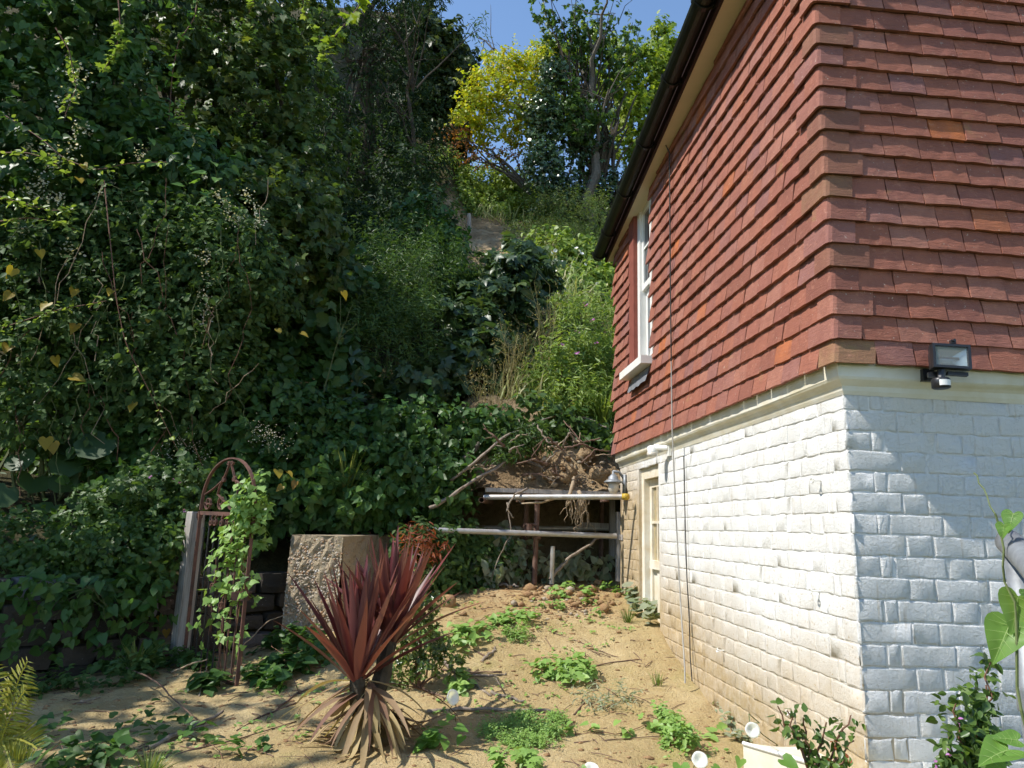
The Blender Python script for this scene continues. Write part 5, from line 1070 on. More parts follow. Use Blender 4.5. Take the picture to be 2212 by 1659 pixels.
t = tree('yellow_tree', 'small tree with glowing yellow leaves on the far hill against the sky', hb_(2.1, 15.6), A(1130, 130, 16), [c(1060, 200, 15, (.6, .5, .5), 1.2), c(1115, 160, 15.2, (.5, .5, .45), 1.0), c(1030, 240, 15, (.45, .4, .4), 1.1), c(1110, 230, 15, (.65, .5, .55), 1.2), c(1160, 160, 15.3, (.5, .5, .55), 1), c(1080, 300, 15, (.5, .4, .3), .8), c(1010, 270, 14.8, (.32, .3, .3), .7), c(1075, 150, 15.2, (.35, .3, .3), .5), c(1140, 290, 15, (.4, .4, .4), .8)], T_OVATE, M_YELLOW, (.07, .11), 100, k=9, L=.36, r0=.09, bark=M_BARK, spread=1.4)
m = MB(); 
for e in ((970, 280), (985, 330), (1010, 340), (1040, 350), (1000, 300), (1060, 330), (1100, 330), (980, 300), (1030, 310)): m.tube(bez(A(1145, 420, 15), A(*e, 14.9), .10, .05, 7), np.linspace(.035, .006, 7), 5, cap=False)
obj('bare_limb', m, M_BARK, t); addleaves(t, 'withered_leaves', M_BROWN, [twigs(A(u, v, 14.9), (.35, .25, .22), 34, 4, .22, (.05, .08), T_OVATE, droop=1.2) for u, v in ((985, 300), (1010, 330), (1050, 340), (1090, 330), (1000, 280), (1120, 350))])
t = tree('ivy_clad_tree', 'tall multi stemmed tree clad in glossy ivy on the far hill by the gutter', hb_(3.0, 14.6), A(1270, 60, 15), [c(1175, 260, 14.4, (.33, .35, .75), 1.7), c(1172, 370, 14.3, (.36, .35, .65), 1.6), c(1230, 350, 14.9, (.5, .4, .5), .6), c(1190, 170, 14.6, (.25, .3, .35), .9), c(1280, 330, 15, (.5, .4, .5), .5), c(1310, 410, 14.8, (.5, .4, .4), .6), c(1220, 420, 14.6, (.5, .4, .4), .9)], T_IVY, M_IVY, (.06, .10), 190, k=8, L=.25, r0=.14, bark=M_BARK)
m = MB(); tips = []
for _ in range(26):
    b = A(rng.uniform(1230, 1320), 330, 15); e = A(rng.uniform(1150, 1400), rng.uniform(-30, 130), 15+rng.uniform(-.5, .5)); q = bez(b, e, .03, .03, 7); m.tube(q, np.linspace(.035, .006, 7), 5, cap=False); tips.append(q)
for _ in range(18): m.tube(bez(A(rng.uniform(1230, 1340), 470, 14.8), A(rng.uniform(1180, 1400), rng.uniform(180, 330), 14.9), .05, .06), np.linspace(.06, .015, 7), 5, cap=False)
obj('upper_branch', m, M_BARKD, t)
addleaves(t, 'maple_leaves', M_MIDG, [twigs(q[i], (.14, .14, .20), 5, 5, .18, (.08, .12), T_SYC) for q in tips for i in (4, 5, 6)]+[twigs(A(u, v, 14.4), (.35, .3, .22), 26, 6, .25, (.08, .13), T_SYC) for u, v in ((1230, 240), (1260, 290), (1215, 280), (1290, 250), (1245, 200))])
tree('lime_green_tree', 'fresh green maple on the far hill rising beside the gutter', hb_(4.4, 16), A(1380, 150, 16.5), [c(1340, 200, 16.2, (.5, .5, .6)), c(1400, 160, 16.4, (.55, .5, .5)), c(1440, 130, 16.6, (.5, .5, .5)), c(1380, 260, 16, (.6, .5, .6)), c(1430, 230, 16.2, (.5, .5, .6)), c(1400, 340, 15.8, (.6, .5, .6)), c(1350, 120, 16.4, (.25, .25, .5), .5), c(1425, 80, 16.6, (.15, .2, .35), .3), c(1500, 180, 16.6, (.6, .5, .8))], T_SYC, M_LIME, (.10, .15), 95, k=8, L=.36, r0=.1, bark=M_BARK)
# undergrowth that hides the soil everywhere else on the hill
n_ = 44000; xx = np.where(rng.random(n_) < .5, rng.uniform(-7, 5, n_), rng.uniform(-6.5, -1, n_)); tt_ = rng.uniform(.3, 11, n_)**1.0; yy, zz = hill(xx, tt_)
gul = (xx > .5) & (yy > 7.4) & (yy < 14) & (rng.random(n_) < .65)
bare = gul | (np.exp(-(((xx-.7)/.75)**2+((yy-13.2)/1.6)**2)) > .45) | ((xx > .25) & (yy < 7.75)) | (noise2(xx, yy, 1.3, 4) < -.45)
xx, yy, zz = xx[~bare], yy[~bare], zz[~bare]; n_ = len(xx)
P_ = np.stack([xx, yy, zz+rng.uniform(0, .22, n_)], 1)
g = leafgeo(P_, rng.normal(0, .4, (n_, 3))+np.array([.1, -.4, .7]), rng.normal(0, .8, (n_, 3))+np.array([0, -.4, -.4]), rng.uniform(.06, .13, n_), T_OVATE)
o = trimesh('undergrowth', g[0], g[1], M_MIDG, None, 'stuff'); o['label'] = 'low mixed undergrowth covering the hillside soil'; o['category'] = 'undergrowth'

# pale grass of the sunlit gully
n_ = 9000; xx = rng.uniform(.3, 4.2, n_); tt_ = rng.uniform(.9, 8.2, n_); yy, zz = hill(xx, tt_); kk_ = (noise2(xx, yy, 1.1, 9)+.25*rng.normal(size=n_) > -.15) & ~((np.abs(xx-.7) < .8) & (np.abs(yy-13.2) < 1.2)); xx, yy, zz = xx[kk_], yy[kk_], zz[kk_]; n_ = len(xx)
g = leafgeo(np.stack([xx, yy, zz-.02], 1), rng.normal(0, .5, (n_, 3))+np.array([-.3, -.8, .2]), rng.normal(0, .35, (n_, 3))+np.array([0, -.1, 1.]), rng.uniform(.18, .48, n_), T_BLADE, np.full(n_, 1.1))
o = trimesh('hillside_grass', g[0], g[1], M_PALEG, None, 'stuff'); o['label'] = 'pale grass and straw growing on the sunlit gully'; o['category'] = 'grass'
# lime leaves between the yellow and the ivy clad tree
tree('pale_lime_tree', 'loose pale lime crown behind the ivy clad tree', hb_(3.4, 17.5), A(1230, 170, 17.5), [c(1190, 130, 17.4, (.6, .5, .5)), c(1250, 170, 17.5, (.7, .5, .7)), c(1310, 220, 17.5, (.7, .5, .7)), c(1230, 270, 17.4, (.8, .5, .6)), c(1330, 320, 17.3, (.7, .5, .7)), c(1160, 230, 17.2, (.6, .5, .6)), c(1280, 90, 17.6, (.4, .4, .4), .5)], T_SYC, M_LIME, (.10, .15), 75, k=8, L=.36, r0=.1, bark=M_BARK)
# ------------------------------------------------------------------ cordyline
def G_(u, v, y0=4.5):
    """point on the mud seen in the photo at (u, v)"""
    y = y0
    for _ in range(30):
        p = A(u, v, y); e = p.z-gzf(p.x, p.y); y += e*2.0*(.6 if abs(e) > .05 else 1); y = min(max(y, 2.0), 8)
    p = A(u, v, y); return Vector((p.x, p.y, gzf(p.x, p.y)))
def strap(base, d, L, w, bend, mat, parent, name='leaf', fold=.35, twist=0, droop=0., seg=9):
    p = np.array(tuple(base), float); d = nrmz(np.array(d, float)); out = nrmz(np.array([d[0], d[1], 0.001])); rows = []; up = np.array([0, 0, 1.])
    for s_ in range(seg+1):
        t = s_/seg; side = nrmz(np.cross(d, up if abs(d[2]) < .93 else out)); n = np.cross(side, d)
        if abs(d[2]) >= .93: side = nrmz(np.cross(out, d)); n = np.cross(side, d)
        side = side*math.cos(twist*t)+n*math.sin(twist*t); n = np.cross(side, d)
        ww = w*(.45+.55*min(t/.3, 1))*(1-max(t-.45, 0)/.55*.97)**.8 if t < 1 else w*.02
        n = n*(-1 if n[2] < 0 else 1)
        rows.append([p-side*ww/2+n*fold*ww/2, p-n*0, p+side*ww/2+n*fold*ww/2])
        p = p+d*L/seg; d = nrmz(d+np.array([0, 0, -1.])*(bend+droop*t)/seg)
    v = np.array(rows).reshape(-1, 3)
    f = [q for s_ in range(seg) for a in (0, 1) for q in ((3*s_+a, 3*s_+a+1, 3*s_+3+a+1), (3*s_+a, 3*s_+3+a+1, 3*s_+3+a))]
    return trimesh(name, v, f, mat, parent, smooth=False)
cb_ = G_(790, 1605, 3.9)
co = thing('cordyline', 'spiky crimson cordyline with dead tan skirt growing in the mud', 'plant', tuple(cb_))
heads = [(A(772, 1452, cb_.y-.02), 64, .52, 0), (A(846, 1372, cb_.y+.16), 48, .50, 1)]
tr = MB()
for h, n, L, kk in heads: tr.tube(bez(cb_+Vector((0, 0, -.05)), h, 0, .02), np.linspace(.05, .035, 7), 8, jit=.12)
obj('trunk', tr, M_BARKD, co)
for h, n, L, kk in heads:
    for i in range(n):
        f_ = (i+.5)/n; a = i*2.39996+rng.uniform(-.25, .25)
        el = math.radians(88-52*f_**1.7+rng.normal(0, 4)); LL = L*(.82+.28*math.sin(min(f_*1.6, 1)*math.pi*.55))*rng.uniform(.82, 1.12)
        d = (math.cos(a)*math.cos(el)+.03*kk, math.sin(a)*math.cos(el), math.sin(el))
        b = np.array(h)+np.array([math.cos(a)*.022, math.sin(a)*.022, -.05*f_-.0])
        strap(b, d, LL, rng.uniform(.042, .058), .06+.25*f_**2, M_CORD, co, 'leaf', .38, rng.normal(0, .25))
for i in range(84):
    a = i*2.39996+rng.uniform(-.3, .3); h = cb_+Vector((0, 0, rng.uniform(.08, .30))); el = math.radians(rng.uniform(-55, 8))
    d = (math.cos(a)*math.cos(el), math.sin(a)*math.cos(el), math.sin(el)); hz_ = h.z-cb_.z
    L = rng.uniform(.30, .56); o = strap(np.array(h), d, L, rng.uniform(.028, .042), .25+.6*rng.random(), M_CORDD, co, 'dead_leaf', .3, rng.normal(0, .6), 1.2)
    # rest on the ground rather than pass through it
    me = o.data; cc = np.empty(len(me.vertices)*3); me.vertices.foreach_get('co', cc); cc = cc.reshape(-1, 3); wz = gz(cc[:, 0]+cb_.x, cc[:, 1]+cb_.y)-cb_.z+.008+rng.uniform(0, .03)
    cc[:, 2] = np.maximum(cc[:, 2], wz); me.vertices.foreach_set('co', cc.ravel()); me.update()
# ------------------------------------------------------------------ holly sapling
hb = G_(905, 1500, 4.3); hb.y += .1
plant('holly_sapling', 'small prickly holly sapling tucked against the right of the cordyline', 'shrub', hb, [(A(900, 1265, hb.y), (.07, .07, .10), .6), (A(915, 1320, hb.y), (.10, .09, .10), 1), (A(890, 1370, hb.y), (.10, .09, .10), 1), (A(910, 1420, hb.y), (.13, .09, .08), 1), (A(940, 1405, hb.y), (.10, .06, .05), .5), (A(870, 1460, hb.y), (.09, .08, .10), .7), (A(965, 1430, hb.y-.05), (.10, .05, .03), .4)], T_SPIKY, M_HOLLY, (.028, .042), k=7, L=.09, n=40, droop=.1, r0=.008, stem_mat=M_STEMR, front=0)
# ------------------------------------------------------------------ clematis on the gate
t = thing('gate_clematis', 'sunlit clematis vine climbing the free side of the iron gate', 'climber', tuple(gp(.8, .42))); m = MB(); gl = LG()
for s_, ztop in ((.72, 1.45), (.86, 1.75), (.95, 1.62), (.6, 1.35)):
    q = np.array([tuple(gp(s_+.05*math.sin(z*7+s_*9), z, -.02+.02*math.sin(z*9))) for z in np.linspace(.45, ztop, 16)]); m.tube(q, .003, 4)
obj('stem', m, M_STEMR, t)
cl_ = [(a, b, c_, max(3, int(d*(.62 if b > 1.3 else .42)))) for a, b, c_, d in [(.93, 1.74, .07, 22), (.9, 1.66, .09, 34), (.85, 1.58, .10, 40), (.97, 1.58, .10, 40), (1.05, 1.62, .06, 18), (.8, 1.49, .08, 30), (.95, 1.48, .09, 34), (1.06, 1.5, .06, 16), (.75, 1.36, .10, 30), (.92, 1.36, .09, 28), (.62, 1.30, .08, 22), (.78, 1.22, .10, 26), (.95, 1.22, .08, 18), (.68, 1.12, .1, 24), (.55, 1.2, .08, 18), (.85, 1.08, .09, 18), (1.05, 1.08, .07, 10), (.7, .98, .09, 18), (.9, .95, .07, 10), (.6, .88, .09, 16), (.95, .8, .07, 9), (.55, .72, .09, 14), (.8, .7, .06, 8), (.4, 1.0, .08, 10), (.35, .8, .08, 10)]]
for s_, z, r_, n_ in cl_: gl.add(twigs(gp(s_, z), (r_*1.0, r_*.9, r_*.8), n_, 3, .08, (.040, .068), T_IVY, droop=.5, face=(-.3, -.4, .7)))
gl.build('foliage', M_SEED, t)
# ------------------------------------------------------------------ yellow fern at the lower left corner
fb = Vector((-1.62, 2.95, .38)); t = thing('yellow_fern', 'yellowing fern fronds at the lower left corner', 'fern', tuple(fb))
for u, v in ((92, 1418), (88, 1478), (112, 1600), (20, 1425), (60, 1640), (-30, 1470)):
    tip = np.array(A(u, v, 2.95)); b0 = np.array(A(-15, 1640, 2.95)) if v < 1600 else np.array(A(0, 1600, 2.95)); q = bez(b0, tip, .10, .01, 22); q[:, 1] += np.linspace(0, -.1, 22); mm_ = MB(); v_, f_, n_ = [], [], 0
    dd = np.gradient(q, axis=0); dd = nrmz(dd); sd_ = nrmz(np.cross(dd, np.array([0, -1., .4])))
    pos, tip_, sz = [], [], []
    for i in range(2, 22):
        for sg in (-1, 1): pos.append(q[i]); tip_.append(sd_[i]*sg+dd[i]*.55); sz.append(.075*math.sin(math.pi*min(.15+(i/22.)*.83, 1))**.8+.006)
    N = len(pos); g1 = leafgeo(np.array(pos), np.tile(np.array([[.1, -.8, .5]]), (N, 1))+rng.normal(0, .06, (N, 3)), np.array(tip_), sz, T_LANCE, np.full(N, .6))
    lg = LG().add(g1); k_ = len(q); st_v = np.stack([q+sd_*.003, q-sd_*.003], 1).reshape(-1, 3); st_t = np.array([x for i in range(k_-1) for x in ((2*i, 2*i+1, 2*i+3), (2*i, 2*i+3, 2*i+2))]); lg.add((st_v, st_t)); lg.build('frond', M_FERN, t, None)
# ------------------------------------------------------------------ fuchsias
def fuchsia(label, base, tips, n, r, size, group='fuchsias by the wall', red=True):
    t = thing('fuchsia', label, 'shrub', tuple(base), group); m = MB(); gl = LG()
    for tp, r_ in tips:
        q = bez(base, tp, .05, .04, 9); m.tube(q, np.linspace(.006, .0025, 9), 5); pos = []
        for i in range(3, 9):
            gl.add(twigs(q[i], r_*(.5+.5*(i > 5)), n, 2, .03, size, T_OVATE, droop=.7, front=0, shell=.9))
    obj('stem', m, M_STEMR, t); gl.build('foliage', M_FUCH, t)
    return t
b = A(1760, 1700, 2.62)
t = fuchsia('dark leaved fuchsia sprays in front of the wall corner over the trough', b, [(A(1700, 1535, 2.62), .035), (A(1735, 1550, 2.60), .04), (A(1680, 1525, 2.66), .03), (A(1770, 1600, 2.6), .035), (A(1785, 1560, 2.62), .03), (A(1838, 1545, 2.58), .03), (A(1845, 1600, 2.58), .03), (A(1825, 1640, 2.55), .035), (A(1760, 1650, 2.55), .035)], 2, .04, (.026, .042))
fl_ = LG()
for u, v in ((1800, 1600), (1835, 1648), (1790, 1640)): fl_.add(sprays([A(u, v, 2.52)], 3, (.002, .002, .008), (.010, .018), T_OVATE))
fl_.build('flowers', M_REDLEAF, t)
b = A(2090, 1760, 2.3)
t = fuchsia('bushy light green fuchsia beside the steel handrail post', b, [(A(2065, 1520, 2.3), .05), (A(2090, 1500, 2.32), .045), (A(2110, 1560, 2.28), .055), (A(2050, 1590, 2.3), .05), (A(2080, 1620, 2.25), .06), (A(2140, 1580, 2.28), .05), (A(2130, 1480, 2.34), .04), (A(2150, 1640, 2.25), .05), (A(2040, 1650, 2.28), .04), (A(2140, 1430, 2.36), .03)], 6, .05, (.026, .046))
fl_ = LG()
for u, v in ((2070, 1560), (2050, 1625), (2020, 1655)): fl_.add(sprays([A(u, v, 2.18)], 3, (.002, .002, .008), (.010, .016), T_OVATE))
fl_.build('flowers', M_PINK, t)
# ------------------------------------------------------------------ bindweed flowers, each on its own plant
def trumpet(c, axis, r):
    c = np.array(tuple(c)); ax = nrmz(np.array(axis, float)); a_ = nrmz(np.cross(ax, [0, 0, 1.])); b_ = np.cross(ax, a_); n = 20; V = []
    for (rr, d) in ((.03, -.42), (.22, -.38), (.42, -.26), (.72, -.09), (1.0, .0), (1.05, -.05)):
        for i in range(n): an = i/n*6.2832; w_ = 1+.025*math.cos(5*an)*(rr > .6); V.append(c+r*(ax*d+(a_*math.cos(an)+b_*math.sin(an))*rr*w_))
    T = []
    for s_ in range(5):
        for i in range(n): j = (i+1) % n; T += [(s_*n+i, s_*n+j, s_*n+n+j), (s_*n+i, s_*n+n+j, s_*n+n+i)]
    return np.array(V), np.array(T)
def heartleaf(t, p, nr, tip, s_, mat=None, name='leaf', T=None):
    fo = rng.uniform(.6, 2.0); a_ = (np.array([tuple(p)]), np.array([nr], float), np.array([tip], float), [s_]); g = leafgeo(*a_, T or T_HEART, fold=fo); o = trimesh(name, g[0], g[1], mat or M_HEARTL, t, smooth=T is T_BIG)
    if T is T_BIG: g = leafgeo(*a_, T_VEIN, fold=fo); trimesh('vein', g[0], g[1], M_VEIN, o)
    return o
def bindflower(label, c, axis, r, foot, leaves):
    t = thing('bindweed_plant', label, 'bindweed', tuple(foot), 'flowering bindweed near the house'); ax = Vector(axis).normalized()
    V, T = trumpet(c, axis, r); trimesh('flower', V, T, M_PETAL, t, smooth=True)
    st = Vector(c)-ax*r*1.05; cal = MB().lathe(st, [(.001, -r*.35), (r*.22, -r*.2), (r*.20, r*.1), (r*.12, r*.25)], 8, ax); obj('calyx', cal, M_STEM, t)
    obj('stem', MB().tube(bez(foot, st-ax*r*.3, .1, .05), .0022, 5), M_STEM, t)
    for (p, s_) in leaves: heartleaf(t, p, (rng.normal(0, .3), -.4, .8), (rng.normal(0, .6), -.6, -.3), s_)
f0 = G_(985, 1560, 3.9); bindflower('single white bindweed trumpet standing right of the cordyline', A(979, 1506, 3.72), (.55, -.75, .25), .035, f0, [(A(985, 1570, 3.75), .07), (A(960, 1600, 3.7), .06), (A(1000, 1590, 3.75), .06), (A(975, 1545, 3.72), .05)])
f0 = G_(1665, 1640, 2.9); bindflower('white bindweed trumpet facing the camera just above the pale trough', A(1626, 1577, 2.75), (-.15, -1, .35), .026, f0, [(A(1690, 1640, 2.6), .07), (A(1600, 1640, 2.8), .05)])
f0 = G_(1500, 1690, 3.0); bindflower('white bindweed trumpet at the bottom edge beside the leafy weed', A(1512, 1641, 2.85), (-.12, -.9, .5), .029, f0, [(A(1470, 1652, 2.8), .075), (A(1540, 1655, 2.85), .05)])
f0 = G_(1270, 1690, 3.0); bindflower('white bindweed trumpet half cut off at the bottom edge', A(1278, 1662, 2.95), (0, -.7, .8), .03, f0, [(A(1255, 1659, 2.95), .04)])
# large bindweed leaves round the handrail
t = thing('handrail_bindweed', 'large glossy bindweed leaves climbing the steel handrail at the right edge', 'bindweed', tuple(A(2200, 1659, 1.25)))
obj('stem', MB().tube(bez(A(2215, 1640, 1.22), A(2195, 1340, 1.24), 0, .04)[:], .0025, 5).tube(bez(A(2195, 1340, 1.24), A(2150, 1110, 1.26), 0, .04), .002, 5).tube(bez(A(2150, 1110, 1.26), A(2104, 1022, 1.4), .05, .03), .0014, 5), M_STEM, t)
for u, v, s_, nr, tip in ((2200, 1280, .10, (-.3, -.9, .3), (-.35, 0, -1)), (2185, 1340, .11, (-.6, -.7, .3), (-.5, .1, -1)), (2212, 1270, .09, (0, -.8, .6), (.4, 0, -.8)), (2190, 1105, .055, (-.7, -.5, .3), (-.4, 0, -1)), (2170, 1130, .04, (-.8, -.5, .2), (-.35, 0, -1)), (2185, 1618, .10, (-.1, -.35, .9), (-1, -.2, -.25)), (2205, 1600, .06, (-.2, -.5, .8), (-.6, 0, .4)), (2180, 1659, .08, (.1, -.5, .8), (-.8, -.2, -.1))):
    heartleaf(t, A(u, v, 1.25), nr, tip, s_*.78, M_HEARTL, T=T_BIG)
# ------------------------------------------------------------------ weeds on the mud
def weed(label, spots, T, mat, size, k=5, L=.08, n=14, group='weeds on the mud', name='weed', droop=.0, h=.03, runner=True, grow=(0, 0, .6)):
    b = G_(*spots[0][:2]); t = thing(name, label, 'weed', tuple(b), group); gl = LG(); m = MB(); prev = b
    for u, v, r_ in spots:
        p = G_(u, v); gl.add(twigs(p+Vector((0, 0, h*.6)), (r_, r_*1.1, h), n, k, L, size, T, droop, grow, .95, (-.15, -.2, 1.0), 1.3, front=0))
        m.tube(bez(prev+Vector((0, 0, .004)), p+Vector((0, 0, .006)), .02, .06), .0022, 4); prev = p
    gl.build('leaves', mat, t); obj('stem', m, M_STEMR, t); return t
weed('string of pale bindweed seedlings crossing the mud behind the cordyline', [(930, 1385, .08), (990, 1372, .12), (1040, 1365, .12), (1080, 1350, .10), (1125, 1340, .10), (1000, 1395, .1)], T_HEART, M_SEED, (.04, .07), 3, .07, 17)
weed('compact bindweed patch in the middle of the mud', [(1180, 1455, .10), (1225, 1450, .12), (1260, 1465, .10), (1215, 1475, .10), (1250, 1440, .08)], T_HEART, M_SEED, (.04, .06), 3, .06, 18)
weed('small bindweed sprout between twigs right of the cordyline', [(990, 1470, .07), (1005, 1485, .06), (985, 1500, .05)], T_HEART, M_SEED, (.04, .06), 3, .06, 12)
weed('grey silvery sprig lying on the mud right of centre', [(1280, 1520, .09), (1310, 1535, .09), (1345, 1510, .06)], T_LANCE, M_GREY, (.03, .05), 6, .1, 16, h=.03)
weed('dense low chickweed mat in the foreground mud', [(1060, 1585, .10), (1100, 1575, .13), (1150, 1580, .14), (1190, 1585, .10), (1110, 1610, .13), (1160, 1610, .12), (1200, 1560, .06), (1130, 1555, .1)], T_SMALL, M_SEED, (.010, .019), 8, .04, 150, h=.018)
weed('upright leafy green weed near the bottom beside the wall', [(1435, 1570, .05), (1450, 1590, .07), (1465, 1610, .07), (1480, 1625, .05), (1445, 1610, .06)], T_OVATE, M_SEED, (.022, .04), 7, .08, 18, h=.06, grow=(0, 0, 1.2))
weed('mud dusted large leaved plant at the foot of the wall by the door', [(1375, 1300, .08), (1400, 1310, .10), (1410, 1330, .10), (1385, 1330, .08), (1412, 1350, .07)], T_ROUND, M_GREY, (.05, .085), 2, .06, 11, h=.07)
weed('feathery bright green weed tuft behind the seedlings', [(1110, 1375, .06), (1125, 1380, .05)], T_LANCE, M_SEED, (.03, .05), 8, .07, 22, h=.03)
weed('row of single seedlings below the clay heap', [(1150, 1330, .05), (1210, 1320, .05), (1270, 1310, .06), (1170, 1310, .06), (1290, 1330, .04)], T_HEART, M_SEED, (.03, .05), 2, .06, 7)
weed('seedlings sprouting on the clay heap', [(1230, 1275, .06), (1200, 1285, .05), (1270, 1290, .08), (1310, 1275, .06), (1340, 1285, .06)], T_HEART, M_SEED, (.04, .07), 3, .08, 7)
weed('bright maple like seedling at the bottom edge', [(1120, 1655, .05), (1140, 1668, .06), (1085, 1668, .05)], T_SYC, M_SEED, (.04, .06), 3, .06, 7, h=.04)
weed('bindweed sprout at the bottom left of the chickweed mat', [(920, 1620, .05), (940, 1610, .05)], T_HEART, M_HEARTL, (.05, .085), 2, .06, 8)
weed('creeping bindweed seedlings on the shaded mud at lower left', [(300, 1560, .08), (350, 1585, .10), (430, 1600, .08), (480, 1640, .06), (560, 1620, .05), (280, 1600, .12), (220, 1630, .12)], T_HEART, M_HEART, (.035, .065), 2, .08, 6)
weed('leafy weeds at the bottom left corner under the fern', [(60, 1600, .15), (150, 1640, .2), (240, 1655, .15), (100, 1670, .2)], T_HEART, M_HEART, (.045, .08), 3, .1, 10, h=.05)
weed('shaded seedlings at the foot of the gate', [(450, 1490, .1), (430, 1440, .1), (560, 1470, .1), (610, 1440, .12), (600, 1480, .08), (590, 1400, .12), (650, 1450, .1)], T_HEART, M_HEART, (.05, .10), 4, .08, 14)
weed('low leafy fringe along the foot of the stone wall', [(60, 1500, .2), (150, 1490, .2), (240, 1480, .2), (320, 1460, .15), (380, 1440, .12)], T_OVATE, M_CLEM, (.035, .06), 6, .10, 20, h=.06)
weed('fringe of leaves at the foot of the concrete block', [(600, 1370, .12), (640, 1400, .12), (680, 1420, .1), (590, 1340, .12)], T_OVATE, M_HEART, (.05, .09), 6, .1, 26, h=.08)
weed('trailing bindweed runner along the bottom of the mud', [(1240, 1590, .03), (1290, 1585, .03), (1350, 1590, .03), (1395, 1570, .03), (1420, 1580, .03), (1540, 1590, .03)], T_HEART, M_SEED, (.04, .065), 2, .05, 3)
weed('little green sprouts at the foot of the white wall', [(1560, 1540, .03), (1575, 1570, .04), (1590, 1600, .04), (1620, 1610, .03)], T_OVATE, M_GREY, (.03, .05), 3, .05, 8)
tuft('fine grass tuft by the dusty plant near the wall', G_(1356, 1345), 40, .14, .7, droop=.4, w=.5)
tuft('fine dark grass tuft in the lower middle of the mud', G_(1420, 1480), 26, .10, .8, droop=.4, w=.5)
# ------------------------------------------------------------------ sticks, roots, stones
def stick(label, pts, r, mat=None, group='sticks on the mud', name='stick', forks=1, lift=.6):
    P_ = [Vector(p) for p in pts]; path = np.array([tuple(p) for p in P_]); s_ = np.linspace(0, len(P_)-1, 14); path = np.stack([np.interp(s_, np.arange(len(P_)), path[:, i]) for i in range(3)], 1)+rng.normal(0, r*.35, (14, 3))
    m = MB().tube(path, np.linspace(r, r*.55, 14), 7, jit=.12)
    for _ in range(forks): i = rng.integers(4, 11); d = path[min(i+2, 13)]-path[i]; m.tube([path[i], path[i]+nrmz(d+rng.normal(0, .6, 3)*np.linalg.norm(d))*rng.uniform(.05, .15)], [r*.5, r*.25], 5)
    return tag(obj(name, m, mat or M_STICK, None, True), label, 'stick', group)
def gs(*uv, r=.01): return [G_(u, v)+Vector((0, 0, r*.7)) for u, v in uv]
stick('forked grey stick lying in the middle of the mud', gs((945, 1415), (975, 1450), (1025, 1480), (1060, 1505), r=.013), .013)
stick('short thick grey stick angled below the forked stick', gs((1060, 1498), (1100, 1510), (1135, 1520), r=.011), .011)
stick('dark thin stick lying left of the bindweed patch', gs((955, 1448), (1010, 1455), (1085, 1452), r=.007), .007, M_STICKD)
stick('grey stick with bark pieces left of the bindweed patch', gs((1010, 1460), (1060, 1462), (1095, 1458), r=.009), .009)
stick('stubby grey stick lying among seedlings behind the patch', gs((1040, 1430), (1065, 1410), (1072, 1400), r=.011), .011)
stick('long pale stick lying just above the chickweed mat', gs((925, 1540), (1000, 1535), (1090, 1535), (1180, 1540), (1215, 1545), r=.011), .011)
stick('reddish stick pointing down left of the forked stick', gs((915, 1490), (950, 1505), (985, 1525), r=.007), .007, M_STICKD)
stick('thin reddish bramble cane crossing the middle mud', gs((1190, 1365), (1270, 1395), (1330, 1420), (1405, 1440), r=.004), .004, M_STICKD, forks=0)
stick('thin brown cane above the bindweed patch', gs((1260, 1445), (1330, 1430), (1460, 1420), r=.0045), .0045, M_STICKD, forks=0)
stick('thick grey stick lying in the shaded mud at lower left', gs((320, 1620), (390, 1590), (440, 1565), (482, 1545), r=.014), .014)
stick('long thin brown cane leaning across the shaded mud', [A(270, 1440, 5.3), G_(330, 1510)+Vector((0, 0, .10)), G_(425, 1555)], .006, M_STICKD, forks=0)
stick('short pale stick on the mud at lower left', gs((175, 1520), (215, 1508), r=.008), .008, M_ROOT, forks=0)
stick('pale broken cane propped beside the gate foot', [G_(430, 1505), A(442, 1460, 4.95), A(447, 1440, 4.95)], .006, M_ROOT, forks=0)
stick('pale cane lying from the post to the gate', [A(370, 1452, 5.2), A(410, 1435, 5.15), A(447, 1424, 5.1)], .007, M_ROOT, forks=0)
stick('long red bramble cane lying along the bottom left mud', gs((290, 1660), (420, 1620), (540, 1590), (640, 1560), r=.005), .005, M_STICKD, forks=0)
stick('second red bramble cane close to the cordyline skirt', gs((640, 1520), (560, 1550), (510, 1580), r=.005), .005, M_STICKD, forks=1)
stick('dark forked twig lying left of the cordyline', gs((590, 1540), (640, 1500), (665, 1490), r=.006), .006, M_STICKD, forks=3)
stick('curved pale root running from the gate to the concrete block', [A(520, 1400, 5.5), A(545, 1375, 5.6), A(580, 1340, 5.7), A(625, 1325, 5.8)], .005, M_ROOT, forks=1)
stick('dark thin runner trailing along the bottom of the mud', gs((1240, 1605), (1330, 1598), (1440, 1590), (1560, 1592), (1640, 1600), r=.003), .003, M_STICKD, forks=0)
stick('slender dark stem lying right of the chickweed mat', gs((1240, 1545), (1262, 1520), (1255, 1510), r=.005), .005, M_STICKD, forks=0)
